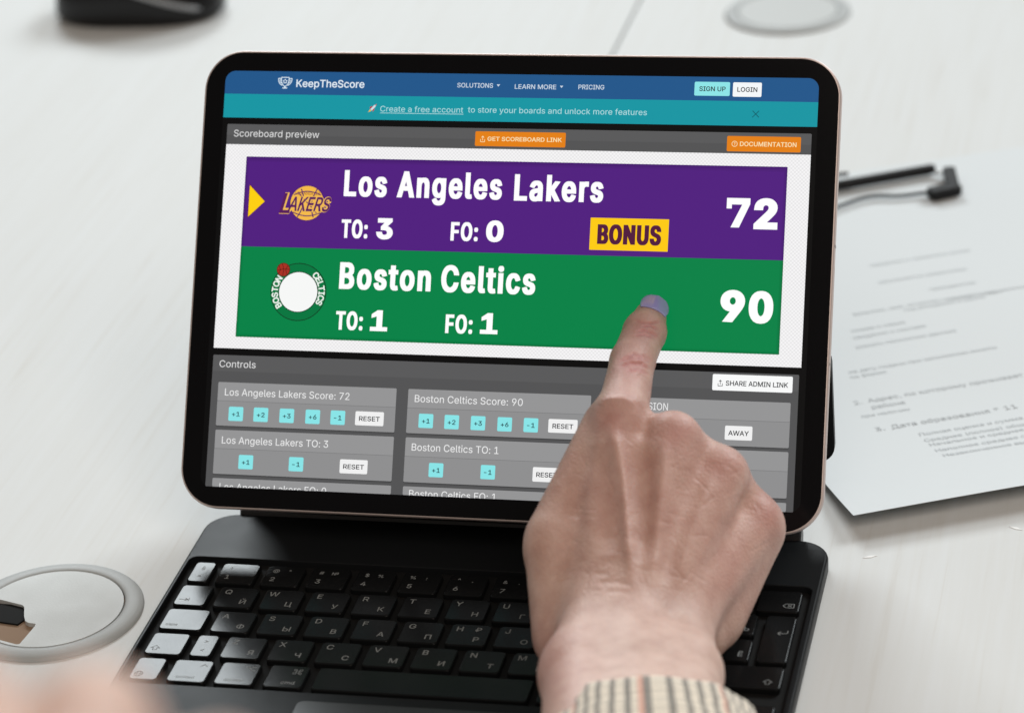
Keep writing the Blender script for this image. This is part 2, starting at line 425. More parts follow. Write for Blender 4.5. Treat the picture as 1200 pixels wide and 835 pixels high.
# outlines of the letters used on the display, the keys and the sheet: character, advance, contours (thousandths; caps are 509 high)
LETTERS = r"""
! 196 67,160,63,509,132,509,128,160;98,-4,81,-1,66,9,56,24,52,41,56,58,66,73,81,83,98,86,116,83,130,73,140,58,143,41,140,24,130,9,116,-1
" 321 78,318,70,509,136,509,128,318;193,318,185,509,250,509,243,318
# 440 242,0,326,509,377,509,294,0;10,140,19,192,400,192,391,140;64,0,147,509,198,509,115,0;40,316,49,368,429,368,421,316
$ 447 202,-74,202,583,244,583,244,-74;224,-9,172,-4,128,9,91,31,64,60,46,96,38,137,104,137,110,110,123,88,142,71,166,59,194,52,224,49,257,52,286,60,311,74,329,92,341,114,346,139,342,161,332,179,316,193,296,205,245,222,184,239,128,260,86,289,60,326,52,372,58,413,75,448,102,476,138,498,180,511,227,516,275,511,316,498,351,476,377,449,394,415,401,378,337,378,326,412,302,437,267,453,225,459,194,456,167,448,145,435,129,418,118,398,115,376,119,352,131,334,148,319,169,308,212,293,264,279,312,264,336,252,359,238,379,220,395,198,405,171,408,139,403,99,386,64,360,34,323,11,278,-4
% 676 175,283,146,286,121,297,101,314,86,335,78,360,75,388,75,412,78,440,87,464,101,486,121,503,146,513,175,517,206,513,230,503,250,486,264,464,273,440,276,412,276,388,273,360,264,335,250,314,230,297,205,286;175,327,198,332,212,346,221,365,223,388,223,412,221,435,213,454,198,468,175,473,153,468,138,454,130,435,127,412,127,388,130,365,138,346,153,332;501,-10,471,-6,446,5,426,21,412,43,403,68,400,95,400,120,403,147,412,172,427,194,447,210,471,221,501,225,531,221,556,210,576,194,590,172,598,147,601,120,601,95,598,68,589,43,575,21,555,5,531,-6;501,35,523,39,538,53,546,73,549,95,549,120,546,142,538,162,524,176,501,180,479,176,464,162,456,142,453,120,453,95,455,73,464,53,479,39;132,0,482,509,540,509,191,0
& 448 197,-7,150,-2,110,12,78,34,54,62,39,96,34,133,37,163,47,189,63,213,85,235,140,279,216,335,237,352,255,375,260,389,262,405,258,427,245,445,226,457,201,461,184,459,168,453,155,444,145,431,139,416,137,399,139,380,145,363,169,327,204,284,438,0,364,0,171,231,121,293,102,319,87,344,78,370,75,398,79,430,91,458,109,481,134,499,165,510,200,513,235,510,266,499,290,482,308,459,320,433,324,404,322,382,315,362,305,342,291,325,256,293,154,217,128,195,110,174,100,154,97,131,100,108,109,87,124,70,143,57,166,49,193,46,223,50,251,59,278,75,301,95,321,121,336,151,346,186,349,224,408,224,405,180,397,144,385,115,371,92,345,62,333,47,305,23,271,7,234,-3
' 206 78,318,70,509,136,509,128,318
( 273 89,207,92,264,101,324,109,364,119,403,132,441,153,494,177,539,236,539,212,485,191,428,174,370,161,313,154,258,151,207,154,161,160,115,172,67,188,16,202,-19,218,-57,236,-96,177,-96,150,-46,128,4,111,55,99,106,92,156
) 273 37,-96,56,-56,72,-18,86,18,102,69,113,116,120,162,122,207,119,258,112,313,99,370,82,428,62,485,37,539,97,539,121,494,142,441,154,403,164,364,173,323,181,264,184,207,182,156,174,104,161,53,144,3,123,-47,97,-96
* 453 201,223,206,331,114,272,89,315,186,365,89,415,114,459,206,400,201,509,250,509,246,400,337,459,362,415,266,365,362,315,337,272,246,331,250,223
+ 453 198,34,198,364,255,364,255,34;61,172,61,226,391,226,391,172
, 188 38,-119,68,71,137,71,84,-119
- 453 337,244,337,188,114,188,114,244
. 188 95,-4,78,-1,63,9,53,24,50,41,53,59,63,73,78,83,95,87,113,83,128,73,138,59,141,41,138,24,128,9,113,-1
/ 249 235,533,71,-76,14,-76,178,533
0 453 227,-7,174,1,130,24,95,62,69,113,57,155,50,202,48,254,50,306,57,353,69,395,95,447,130,484,174,508,227,516,279,508,323,484,358,447,384,395,396,353,403,306,405,254,403,202,396,155,384,113,359,62,323,24,279,1;227,50,261,56,290,74,313,103,330,144,340,194,344,254,340,314,330,365,313,405,290,435,261,453,227,460,192,453,163,435,140,405,123,365,113,314,109,254,113,194,123,144,140,103,163,74,192,56
1 453 76,0,76,55,391,55,391,0;276,509,276,0,212,0,212,448,209,448,86,358,86,427,198,509
2 453 64,0,64,47,234,229,282,282,299,305,311,327,318,348,320,371,317,397,308,419,293,436,273,449,250,457,224,460,196,457,172,447,153,433,139,413,130,390,127,362,66,362,71,405,86,442,111,473,143,496,182,511,225,516,268,511,306,497,337,474,361,445,376,411,381,372,378,345,371,318,357,290,336,259,267,180,153,60,153,57,389,57,389,0
3 453 218,-7,173,-3,133,10,98,30,70,57,52,91,44,132,109,132,115,107,126,87,144,71,165,59,191,52,219,50,248,53,275,61,297,74,315,93,325,116,329,145,326,172,316,196,299,217,275,234,242,244,201,248,157,248,157,299,288,448,288,452,70,452,70,509,372,509,372,461,211,278,211,289,264,288,308,276,344,253,371,222,387,186,393,145,387,103,370,66,344,36,309,12,266,-2
4 453 40,105,40,158,247,509,311,509,109,166,109,163,413,163,413,105;282,0,282,121,282,146,282,318,343,318,343,0
5 453 221,-7,178,-2,140,11,108,32,83,60,66,93,60,130,122,130,127,108,138,89,154,73,173,60,196,52,221,50,250,53,276,64,298,82,314,104,324,131,328,162,324,193,314,221,297,244,275,262,248,273,218,277,192,275,167,268,145,258,128,246,67,253,96,509,366,509,366,452,151,452,134,301,136,301,155,315,178,325,203,331,229,334,263,330,294,321,321,306,345,285,364,260,379,231,388,199,391,163,385,117,369,76,343,41,309,15,268,-1
6 453 226,-7,182,-1,142,15,109,40,84,74,69,115,64,162,68,199,80,239,102,285,137,340,252,509,322,509,151,261,145,261,154,275,165,288,179,299,196,307,214,312,235,314,278,309,316,295,346,271,370,240,384,201,389,157,384,112,368,73,343,39,310,14,271,-2;226,48,254,52,279,63,299,79,314,101,324,128,327,157,324,187,314,213,299,235,279,251,254,262,226,265,198,262,174,252,153,235,138,214,128,188,125,158,128,128,138,102,153,79,174,63,198,52
7 453 97,0,323,448,323,452,62,452,62,509,391,509,391,449,165,0
8 453 226,-7,178,-2,136,11,101,33,74,62,57,96,52,135,55,166,65,195,81,220,101,241,125,256,153,265,153,267,119,282,93,308,76,342,70,380,75,417,90,450,114,477,146,498,184,511,226,516,269,511,306,498,337,477,361,450,377,417,382,380,376,342,359,308,333,282,300,267,300,265,327,256,351,241,372,220,387,195,397,166,401,135,395,96,378,62,352,33,317,11,275,-2;226,49,258,52,285,60,307,74,323,91,333,113,337,139,333,165,322,189,305,208,283,223,256,232,226,235,196,232,169,223,147,208,130,189,119,165,115,139,119,113,129,91,145,74,167,60,195,52;226,290,252,292,274,300,293,313,307,330,316,351,319,376,316,399,308,420,294,437,275,449,252,457,226,460,200,457,177,449,159,437,145,420,136,399,133,376,136,351,145,330,159,313,178,300,201,292
9 453 226,516,271,510,310,494,343,468,368,434,384,393,389,347,385,309,373,270,350,224,315,168,200,0,130,0,301,248,307,248,299,234,287,221,273,210,257,202,238,196,218,195,175,199,137,214,106,237,83,269,68,307,64,352,69,397,85,436,110,469,143,494,182,510;226,460,199,457,174,446,154,429,138,407,129,381,125,352,129,322,138,295,154,274,174,257,199,247,226,243,254,247,279,257,299,273,314,295,324,321,327,350,324,381,314,407,299,429,279,446,254,457
: 188 95,-4,78,-1,63,9,53,24,50,41,53,59,63,73,78,83,95,87,113,83,128,73,138,59,141,41,138,24,128,9,113,-1;95,271,78,274,63,284,53,299,50,316,53,334,63,349,78,359,95,362,113,359,128,349,138,334,141,316,138,299,128,284,113,274
; 188 38,-119,68,71,137,71,84,-119;103,271,86,274,71,284,61,299,58,316,61,334,71,349,86,359,103,362,121,359,136,349,146,334,149,316,146,299,136,284,121,274
< 453 65,178,65,220,388,383,388,316,142,200,144,204,144,194,142,198,388,81,388,15
= 453 72,245,72,301,381,301,381,245;72,97,72,153,381,153,381,97
> 453 387,178,65,15,65,81,310,198,308,194,308,204,310,200,65,316,65,383,387,220
? 358 132,152,132,159,134,200,141,230,153,252,168,269,209,298,230,314,247,334,258,357,262,384,259,406,250,425,237,441,220,452,200,459,178,462,157,459,137,453,120,441,106,425,96,404,92,378,27,378,33,418,49,452,73,479,103,499,138,511,178,516,219,511,255,498,284,478,306,451,319,418,324,382,319,344,306,311,284,284,254,261,219,235,207,221,200,205,195,185,194,158,194,152;164,-4,146,-1,131,9,121,24,118,41,121,58,131,73,146,83,164,86,181,83,196,73,206,58,209,41,206,24,196,9,181,-1
@ 676 355,-135,307,-133,262,-126,221,-114,167,-88,122,-53,87,-8,61,46,50,87,43,131,40,179,43,226,50,269,61,309,87,363,123,408,167,444,220,470,260,482,303,489,349,492,394,489,435,482,472,469,522,442,562,407,594,366,617,319,631,268,635,215,631,142,625,107,615,76,599,49,579,28,551,15,517,11,476,17,457,24,441,36,429,50,423,68,420,68,408,48,388,30,361,17,326,13,285,18,251,35,224,62,204,96,192,137,188,182,193,226,207,265,228,297,257,322,291,338,330,343,360,340,385,331,404,319,416,306,419,306,419,335,474,335,474,110,476,91,485,74,499,63,518,59,540,63,557,76,568,97,576,127,580,166,581,215,577,259,567,301,548,339,523,373,490,402,450,424,402,438,347,442,292,438,242,424,199,402,164,372,135,334,115,289,102,236,98,178,102,119,115,66,135,21,165,-17,201,-46,246,-68,298,-81,357,-85,412,-80,458,-69,489,-59,504,-107,464,-120,411,-131;329,65,359,68,382,78,400,95,412,118,419,148,422,185,419,221,411,249,399,269,381,282,358,289,331,292,305,288,283,277,265,260,252,239,244,213,242,185,244,154,251,125,262,101,279,81,301,69
A 480 16,0,201,509,276,509,463,0,395,0,287,302,264,372,232,478,245,478,213,371,191,302,85,0;110,142,110,199,370,199,370,142
B 456 60,0,60,509,241,509,289,504,329,491,359,469,381,442,394,410,398,374,395,344,387,320,373,301,356,286,336,275,315,267,315,262,339,257,363,245,385,227,402,203,414,173,418,136,413,100,400,67,377,39,344,18,301,4,247,0;125,57,245,57,296,63,330,80,349,105,355,137,352,161,342,184,327,203,306,218,279,228,248,231,125,231;125,285,238,285,265,288,288,296,308,309,323,326,333,348,336,372,330,403,313,429,283,446,240,452,125,452
C 510 267,-7,225,-3,186,7,150,25,119,49,92,79,70,115,53,157,44,203,40,254,44,305,53,352,70,393,92,429,119,459,150,484,186,501,225,512,267,516,305,513,340,504,373,490,402,471,427,447,448,418,463,385,473,348,408,348,401,373,389,395,375,413,357,428,337,440,315,449,292,454,267,456,223,450,184,432,150,403,125,364,109,314,103,254,109,194,125,145,151,105,184,76,223,59,267,53,292,55,315,60,337,69,357,81,375,96,389,114,401,136,408,160,473,160,463,124,448,91,428,62,402,38,373,19,341,5,305,-4
D 502 219,0,96,0,96,57,215,57,272,63,318,81,354,110,379,149,394,198,399,255,394,312,379,361,354,399,320,428,275,446,221,452,93,452,93,509,225,509,273,505,315,495,353,478,399,441,433,391,449,351,458,306,462,255,458,205,449,159,433,119,411,83,384,54,351,31,312,14,268,3;125,509,125,0,60,0,60,509
E 419 60,0,60,509,372,509,372,452,125,452,125,286,355,286,355,229,125,229,125,57,375,57,375,0
F 410 60,0,60,509,369,509,369,452,125,452,125,278,346,278,346,221,125,221,125,0
G 520 269,-7,225,-3,185,7,149,25,118,49,91,79,69,116,53,157,43,203,40,254,43,305,53,352,69,393,91,429,117,459,149,484,184,501,223,512,265,516,304,513,340,504,374,489,403,469,429,445,449,416,465,384,474,349,408,349,399,372,387,393,373,411,356,427,337,439,315,448,291,454,265,456,222,450,183,432,150,404,125,364,109,314,103,254,109,194,125,145,151,105,184,76,224,59,269,53,309,57,345,71,374,93,396,123,410,160,415,202,434,199,283,199,283,256,478,256,478,200,471,141,451,91,419,50,377,19,326,0
H 517 60,0,60,509,125,509,125,289,392,289,392,509,457,509,457,0,392,0,392,232,125,232,125,0
I 300 31,0,31,57,118,57,118,452,31,452,31,509,269,509,269,452,183,452,183,57,269,57,269,0
J 396 185,-7,124,3,75,33,52,63,38,100,33,145,33,173,98,173,98,145,104,104,122,74,149,56,185,50,220,56,248,74,266,104,272,145,272,509,336,509,336,145,332,100,318,63,294,33,246,3
K 467 104,145,104,216,139,261,174,303,212,344,364,509,448,509,231,276,228,276;60,0,60,509,125,509,125,334,124,225,125,193,125,0;372,0,188,259,228,309,449,0
L 393 60,0,60,509,125,509,125,57,361,57,361,0
M 628 60,0,60,509,152,509,277,187,287,159,299,123,311,84,322,49,307,49,318,83,330,121,342,158,352,187,476,509,568,509,568,0,504,0,504,291,504,327,505,369,506,413,507,457,513,457,498,409,482,363,467,322,456,291,342,0,286,0,170,291,159,321,145,361,129,408,112,457,119,457,120,416,121,372,122,328,122,291,122,0
N 523 60,0,60,509,136,509,343,183,363,151,388,107,414,55,405,54,401,108,399,157,399,195,399,509,463,509,463,0,387,0,202,290,177,331,148,381,108,452,119,454,122,384,124,328,125,291,125,0
O 533 267,-7,225,-3,186,7,150,25,119,49,92,79,70,115,53,157,44,203,40,254,44,305,53,352,70,393,92,429,119,459,150,484,186,501,225,512,267,516,309,512,348,501,384,484,415,459,442,429,464,393,480,352,490,305,493,254,490,203,480,157,464,115,442,79,415,49,384,25,348,7,309,-3;267,53,310,59,349,76,383,105,408,144,425,194,430,254,425,314,408,365,383,404,349,433,310,450,267,456,223,450,184,433,151,404,125,364,109,314,103,254,109,194,125,144,151,105,184,76,223,59
P 445 60,0,60,509,235,509,289,503,332,487,366,462,390,430,404,391,409,348,404,304,390,265,366,233,332,207,289,191,235,186,109,186,109,242,233,242,269,246,297,256,318,272,333,294,342,319,344,348,342,376,333,402,318,423,297,439,268,449,232,452,125,452,125,0
Q 533 245,159,313,159,369,85,384,65,468,-48,401,-48,346,27,331,46;267,-7,225,-3,186,7,150,25,119,49,92,79,70,115,53,157,44,203,40,254,44,305,53,352,70,393,92,429,119,459,150,484,186,501,225,512,267,516,309,512,348,501,384,484,415,459,442,429,464,393,480,352,490,305,493,254,490,203,480,157,464,115,442,79,415,49,384,25,348,7,309,-3;267,53,310,59,349,76,383,105,408,144,425,194,430,254,425,314,408,365,383,404,349,433,310,450,267,456,223,450,184,433,151,404,125,364,109,314,103,254,109,194,125,144,151,105,184,76,223,59
R 449 60,0,60,509,236,509,290,504,333,489,367,465,390,433,405,395,409,352,405,309,390,271,367,240,333,217,289,203,236,198,96,198,96,255,234,255,269,258,298,267,319,281,334,300,342,324,345,352,342,380,334,405,319,425,298,440,269,449,233,452,125,452,125,0;353,0,230,229,303,229,428,0
S 447 224,-9,172,-4,128,9,91,31,64,60,46,96,38,137,104,137,110,110,123,88,142,71,166,59,194,52,224,49,257,52,286,60,311,74,329,92,341,114,346,139,342,161,332,179,316,193,296,205,245,222,184,239,128,260,86,289,60,326,52,372,58,413,75,448,102,476,138,498,180,511,227,516,275,511,316,498,351,476,377,449,394,415,401,378,337,378,326,412,302,437,267,453,225,459,194,456,167,448,145,435,129,418,118,398,115,376,119,352,131,334,148,319,169,308,212,293,264,279,312,264,336,252,359,238,379,220,395,198,405,171,408,139,403,99,386,64,360,34,323,11,278,-4
T 449 32,452,32,509,417,509,417,452,257,452,257,0,193,0,193,452
U 517 259,-8,203,-2,154,15,114,43,85,80,66,124,60,173,60,509,124,509,124,178,128,144,141,113,160,87,187,68,220,56,259,52,298,56,331,68,357,87,377,113,389,144,393,178,393,509,457,509,457,173,451,124,433,80,403,43,363,15,315,-2
V 480 204,0,16,509,84,509,192,206,215,137,248,31,235,31,267,138,290,206,395,509,463,509,278,0
W 686 155,0,16,509,82,509,163,196,175,145,187,94,197,40,189,40,200,94,211,145,224,196,306,509,380,509,462,196,474,145,486,94,497,40,488,40,499,94,510,145,523,196,603,509,670,509,530,0,455,0,368,323,351,391,336,475,350,475,335,395,318,323,230,0
X 474 18,0,217,284,217,236,29,509,104,509,178,400,204,361,223,329,243,292,232,292,252,329,272,361,298,400,374,509,446,509,259,239,259,287,456,0,382,0,292,129,268,165,250,195,230,231,244,231,225,196,206,166,182,129,91,0
Y 472 203,0,203,208,16,509,91,509,192,344,222,292,250,230,224,230,251,293,280,344,381,509,455,509,268,208,268,0
Z 438 42,0,42,46,273,385,306,431,341,476,348,454,285,452,223,452,40,452,40,509,397,509,397,462,169,129,134,81,97,33,90,54,152,57,214,57,399,57,399,0
[ 273 101,-96,101,539,236,539,236,487,160,487,160,-44,236,-44,236,-96
\ 249 178,-76,14,533,71,533,235,-76
] 273 37,-96,37,-44,113,-44,113,487,37,487,37,539,172,539,172,-96
^ 327 154,464,172,464,172,439,154,439;27,278,129,493,197,493,300,278,240,278,161,449,166,449,88,278
_ 319 319,0,319,-56,0,-56,0,0
a 389 160,-9,126,-5,94,5,68,22,48,45,35,73,30,108,34,138,43,161,58,179,78,193,100,203,125,211,178,220,234,227,252,230,265,235,273,243,276,255,276,257,273,279,267,297,256,311,240,322,220,329,196,331,171,329,149,322,132,313,118,301,107,288,100,274,41,291,57,322,79,346,104,364,133,375,163,382,194,384,239,379,263,372,286,360,306,343,322,320,333,290,337,251,337,0,277,0,277,52,272,52,252,25,236,12,215,1,190,-6;170,45,202,49,228,59,248,74,263,93,272,115,276,138,276,190,259,182,231,176,200,171,175,168,134,159,117,150,103,139,95,124,92,105,94,87,102,72,114,61,130,52,149,47
b 424 229,-8,198,-5,172,4,153,17,138,31,118,59,112,59,112,0,53,0,53,509,114,509,114,319,118,319,137,346,152,360,171,373,197,381,229,384,274,378,313,361,345,332,370,293,385,245,390,189,385,133,370,84,346,45,313,16,274,-2;220,47,253,51,279,66,301,88,316,117,325,151,328,189,325,227,316,261,301,290,280,311,253,325,220,330,188,325,161,312,140,291,125,263,116,229,113,189,116,150,125,115,140,86,162,65,188,51
c 396 207,-8,159,-2,117,16,82,46,56,85,40,133,34,187,40,243,56,291,82,330,117,360,159,378,207,384,234,383,260,377,284,368,305,356,324,341,340,322,353,301,362,277,303,262,290,289,270,311,242,325,207,330,173,325,145,310,124,287,108,258,99,224,96,187,99,151,108,117,124,89,145,66,173,51,207,46,243,52,271,66,292,89,304,117,363,102,354,78,341,56,325,37,306,21,285,9,261,-1,235,-6
d 424 195,-8,151,-2,111,16,79,45,55,84,39,133,34,189,39,245,55,293,79,332,112,361,151,378,196,384,228,381,253,373,272,360,287,346,306,319,311,319,311,509,372,509,372,0,313,0,313,59,307,59,287,31,272,17,252,4,227,-5;205,47,236,51,263,65,284,86,299,115,309,150,312,189,309,229,300,263,284,291,263,312,237,325,205,330,172,325,145,311,124,290,108,261,99,227,96,189,99,151,109,117,124,88,145,66,172,51
e 404 212,-8,161,-2,117,16,82,46,56,85,40,132,34,187,39,242,55,290,81,329,115,359,157,378,205,384,236,382,266,374,294,361,319,341,341,315,357,282,368,242,371,194,371,169,75,169,75,221,338,221,310,202,307,237,298,269,283,294,263,314,237,326,205,330,173,326,146,313,125,294,109,270,99,241,96,211,96,178,100,139,110,106,128,80,151,61,179,50,212,46,234,48,254,53,271,61,285,73,297,88,306,105,365,91,353,63,335,39,311,19,283,4,249,-5
f 254 228,379,228,327,6,327,6,379;81,0,81,432,84,461,96,486,113,505,135,519,161,527,187,530,222,527,243,521,227,468,215,472,195,474,171,470,154,460,145,443,142,419,142,0
g 425 207,-151,168,-148,134,-140,105,-127,82,-110,64,-91,51,-69,101,-41,122,-66,136,-78,154,-88,178,-95,207,-97,249,-92,282,-75,304,-47,311,-6,311,68,306,68,287,41,272,28,252,16,227,8,195,5,152,10,113,27,80,53,55,90,39,136,34,191,39,246,55,293,80,332,112,361,152,378,196,384,228,382,253,373,273,360,288,346,308,319,313,319,313,379,372,379,372,-9,367,-54,350,-90,324,-117,291,-136,251,-147;205,59,237,63,264,75,285,95,300,121,309,154,312,193,309,231,300,264,285,291,264,312,237,325,205,330,172,325,145,312,124,290,109,262,99,229,96,193,99,155,109,123,124,96,145,76,172,63
h 410 114,227,114,0,53,0,53,509,114,509,114,287,102,287,124,332,152,362,187,379,227,384,264,380,295,369,321,349,341,321,353,285,357,240,357,0,296,0,296,235,290,275,273,304,246,323,210,329,184,326,161,317,141,303,126,283,117,257
i 167 53,0,53,379,114,379,114,0;84,443,67,446,54,455,44,468,41,483,44,499,54,512,67,521,84,524,100,521,114,512,123,499,126,483,123,468,114,455,100,446
k 381 110,137,110,212,121,212,284,379,360,379,184,199,177,199;53,0,53,509,114,509,114,0;294,0,148,186,191,229,372,0
l 189 139,-2,101,3,74,20,58,47,53,84,53,509,114,509,114,99,115,77,120,62,130,54,146,52,160,53,170,54,181,3,162,-1
m 610 53,0,53,379,112,379,112,295,108,295,118,323,132,346,151,363,172,376,195,384,219,386,257,380,287,361,309,331,321,295,312,295,322,321,337,343,357,361,381,375,407,383,437,386,468,383,497,372,522,354,541,328,553,296,557,255,557,0,496,0,496,254,490,289,473,313,447,326,419,330,395,328,374,320,358,307,345,290,338,270,335,247,335,0,274,0,274,260,269,288,253,311,229,326,199,330,178,328,158,320,140,307,126,289,117,266,114,238,114,0
n 410 114,227,114,0,53,0,53,379,112,379,112,287,102,287,124,332,152,362,187,379,227,384,264,380,295,369,321,349,341,321,353,285,357,240,357,0,296,0,296,235,290,275,273,304,246,323,210,329,184,326,161,317,141,303,126,283,117,257
o 415 207,-8,159,-2,117,16,82,46,56,85,40,133,34,187,40,243,56,291,82,330,117,360,159,378,207,384,256,378,299,360,333,330,359,291,376,243,381,187,376,133,359,85,333,46,299,16,256,-2;207,46,242,51,270,66,292,89,307,117,316,151,319,187,316,224,307,258,292,287,270,310,242,325,207,330,173,325,145,310,124,287,108,258,99,224,96,187,99,151,108,117,124,89,145,66,173,51
p 424 53,-143,53,379,112,379,112,319,118,319,137,346,152,360,171,373,197,381,229,384,274,378,313,361,345,332,370,293,385,245,390,189,385,133,370,84,346,45,313,16,274,-2,229,-8,198,-5,173,4,153,17,138,31,118,59,114,59,114,-143;220,47,253,51,279,66,301,88,316,117,325,151,328,189,325,227,316,261,301,290,280,311,253,325,220,330,188,325,161,312,140,291,125,263,116,229,113,189,116,150,125,115,140,86,162,65,188,51
r 259 53,0,53,379,112,379,112,321,115,321,130,347,152,367,181,380,213,385,229,384,243,384,243,322,230,324,207,326,182,323,159,315,140,301,126,284,117,262,114,237,114,0
s 365 182,-8,145,-5,112,3,84,18,62,38,45,63,36,94,94,107,105,79,124,60,150,49,181,45,217,50,244,62,262,81,268,103,265,121,254,136,237,147,212,155,149,170,104,186,72,208,53,237,47,274,51,305,65,332,87,354,115,370,149,381,187,384,223,381,254,372,279,358,299,339,314,316,324,290,268,277,258,298,243,316,219,328,187,333,156,329,131,317,114,299,109,277,112,258,124,243,144,232,172,223,229,209,275,194,306,171,325,142,331,107,326,75,312,47,290,24,260,6,223,-5
t 227 204,379,204,327,6,327,6,379;65,471,126,471,126,98,128,76,136,61,150,53,170,50,185,51,202,54,213,2,192,-3,168,-4,125,2,92,21,72,52,65,93
u 410 182,-5,146,-1,115,11,89,31,69,59,57,95,53,139,53,379,114,379,114,144,119,105,137,75,164,56,200,50,226,53,249,62,268,77,283,97,293,122,296,153,296,379,357,379,357,0,298,0,298,92,307,92,286,47,257,17,222,0
v 389 163,0,17,379,84,379,165,155,187,87,206,21,184,21,203,87,224,155,305,379,371,379,226,0
w 567 138,0,23,379,87,379,133,214,154,137,175,41,165,41,186,135,206,214,252,379,316,379,362,214,382,136,402,41,391,41,413,135,434,214,480,379,545,379,429,0,368,0,319,172,305,225,291,280,277,338,291,338,277,280,263,225,248,172,199,0
y 389 47,-139,61,-86,71,-87,88,-90,104,-89,118,-84,130,-74,141,-58,151,-36,163,-1,17,379,84,379,165,155,187,87,206,21,184,21,202,87,224,155,305,379,371,379,204,-58,191,-85,177,-107,159,-124,139,-136,117,-143,91,-145,65,-143
§ 395 191,-103,155,-100,124,-90,99,-75,79,-53,65,-27,55,4,111,17,121,-11,137,-32,160,-46,192,-51,221,-47,243,-37,258,-20,263,4,261,21,254,36,234,57,210,72,113,128,93,142,75,159,60,177,49,196,43,217,40,237,43,257,50,277,61,295,76,310,95,320,117,324,118,326,99,345,84,364,76,386,73,411,82,454,108,487,148,508,199,516,249,508,286,487,313,453,330,407,278,395,266,424,251,445,231,459,201,463,172,459,150,448,136,431,132,409,134,392,140,378,161,356,186,340,282,283,303,269,321,252,335,234,346,215,352,196,354,176,352,155,344,136,333,118,317,104,299,94,278,89,277,87,303,62,318,34,323,2,319,-28,306,-54,287,-75,260,-90,228,-100;235,119,247,116,261,118,275,124,288,136,297,152,300,172,294,198,279,221,253,240,156,296,144,299,130,297,117,290,105,278,98,262,95,242,100,216,116,193,143,173
Ё 419 60,0,60,509,372,509,372,452,125,452,125,286,355,286,355,229,125,229,125,57,375,57,375,0;290,572,274,575,261,584,252,597,249,612,252,628,261,641,274,650,290,653,305,650,318,641,327,628,330,612,327,597,318,584,305,575;146,572,131,575,117,584,108,597,105,612,108,628,117,641,131,650,146,653,162,650,175,641,183,628,186,612,183,597,175,584,162,575
А 480 16,0,201,509,276,509,463,0,395,0,287,302,264,372,232,478,245,478,213,371,191,302,85,0;110,142,110,199,370,199,370,142
Б 449 60,0,60,509,364,509,364,452,125,452,125,295,242,295,290,291,332,278,365,256,390,228,406,192,411,151,406,108,390,71,365,41,332,18,290,5,242,0;125,56,240,56,286,63,320,81,340,111,347,151,340,188,320,216,286,233,240,239,125,239
В 456 60,0,60,509,241,509,289,504,329,491,359,469,381,442,394,410,398,374,395,344,387,320,373,301,356,286,336,275,315,267,315,262,339,257,363,245,385,227,402,203,414,173,418,136,413,100,400,67,377,39,344,18,301,4,247,0;125,57,245,57,296,63,330,80,349,105,355,137,352,161,342,184,327,203,306,218,279,228,248,231,125,231;125,285,238,285,265,288,288,296,308,309,323,326,333,348,336,372,330,403,313,429,283,446,240,452,125,452
Г 401 370,509,370,452,125,452,125,0,60,0,60,509
Д 569 32,-109,32,57,73,57,97,86,117,132,133,199,145,294,162,509,480,509,480,57,537,57,537,-109,475,-109,475,0,94,0,94,-109;147,57,416,57,416,452,221,452,208,294,196,194,187,150,176,111,163,80
Е 419 60,0,60,509,372,509,372,452,125,452,125,286,355,286,355,229,125,229,125,57,375,57,375,0
Ж 668 366,509,366,0,302,0,302,509;18,0,183,265,32,509,110,509,241,283,429,283,559,509,636,509,486,264,650,0,576,0,439,226,229,226,91,0
З 431 216,-7,169,-2,127,11,92,31,66,59,48,93,42,132,107,132,112,108,123,88,140,71,161,60,187,52,215,50,246,53,272,61,295,74,312,92,323,114,326,139,323,165,312,188,295,207,272,221,242,230,207,233,166,233,166,289,207,289,235,291,260,299,281,312,296,329,305,351,309,375,306,399,297,420,284,437,265,449,243,457,216,460,191,457,167,450,146,438,130,422,119,402,115,378,53,378,59,417,76,450,102,478,135,498,174,511,217,516,262,511,300,497,330,475,353,446,367,414,372,378,366,339,349,306,322,280,287,264,287,260,317,252,342,238,363,219,378,196,387,169,390,139,384,99,367,64,341,35,306,12,264,-2
И 523 463,0,398,0,398,291,399,328,402,384,404,454,416,452,376,381,346,331,321,290,137,0,60,0,60,509,125,509,125,195,124,157,123,108,118,54,110,55,136,107,161,151,180,183,388,509,463,509
Й 523 463,0,398,0,398,291,399,328,402,384,404,454,416,452,376,381,346,331,321,290,137,0,60,0,60,509,125,509,125,195,124,157,123,108,118,54,110,55,136,107,161,151,180,183,388,509,463,509;262,562,236,566,212,575,192,590,177,610,167,633,164,659,208,659,212,637,223,621,241,609,262,606,284,609,301,621,312,637,316,659,361,659,358,633,348,610,333,590,313,575,289,566
К 467 60,0,60,509,125,509,125,287,196,287,362,509,440,509,251,262,449,0,371,0,199,231,125,231,125,0
Л 520 32,0,32,57,45,57,67,59,84,66,97,80,107,103,114,135,119,181,146,509,460,509,460,0,395,0,395,452,205,452,182,175,170,97,161,67,147,42,131,24,109,10,83,3,51,0
М 628 60,0,60,509,152,509,277,187,287,159,299,123,311,84,322,49,307,49,318,83,330,121,342,158,352,187,476,509,568,509,568,0,504,0,504,291,504,327,505,369,506,413,507,457,513,457,498,409,482,363,467,322,456,291,342,0,286,0,170,291,159,321,145,361,129,408,112,457,119,457,120,416,121,372,122,328,122,291,122,0
Н 517 60,0,60,509,125,509,125,289,392,289,392,509,457,509,457,0,392,0,392,232,125,232,125,0
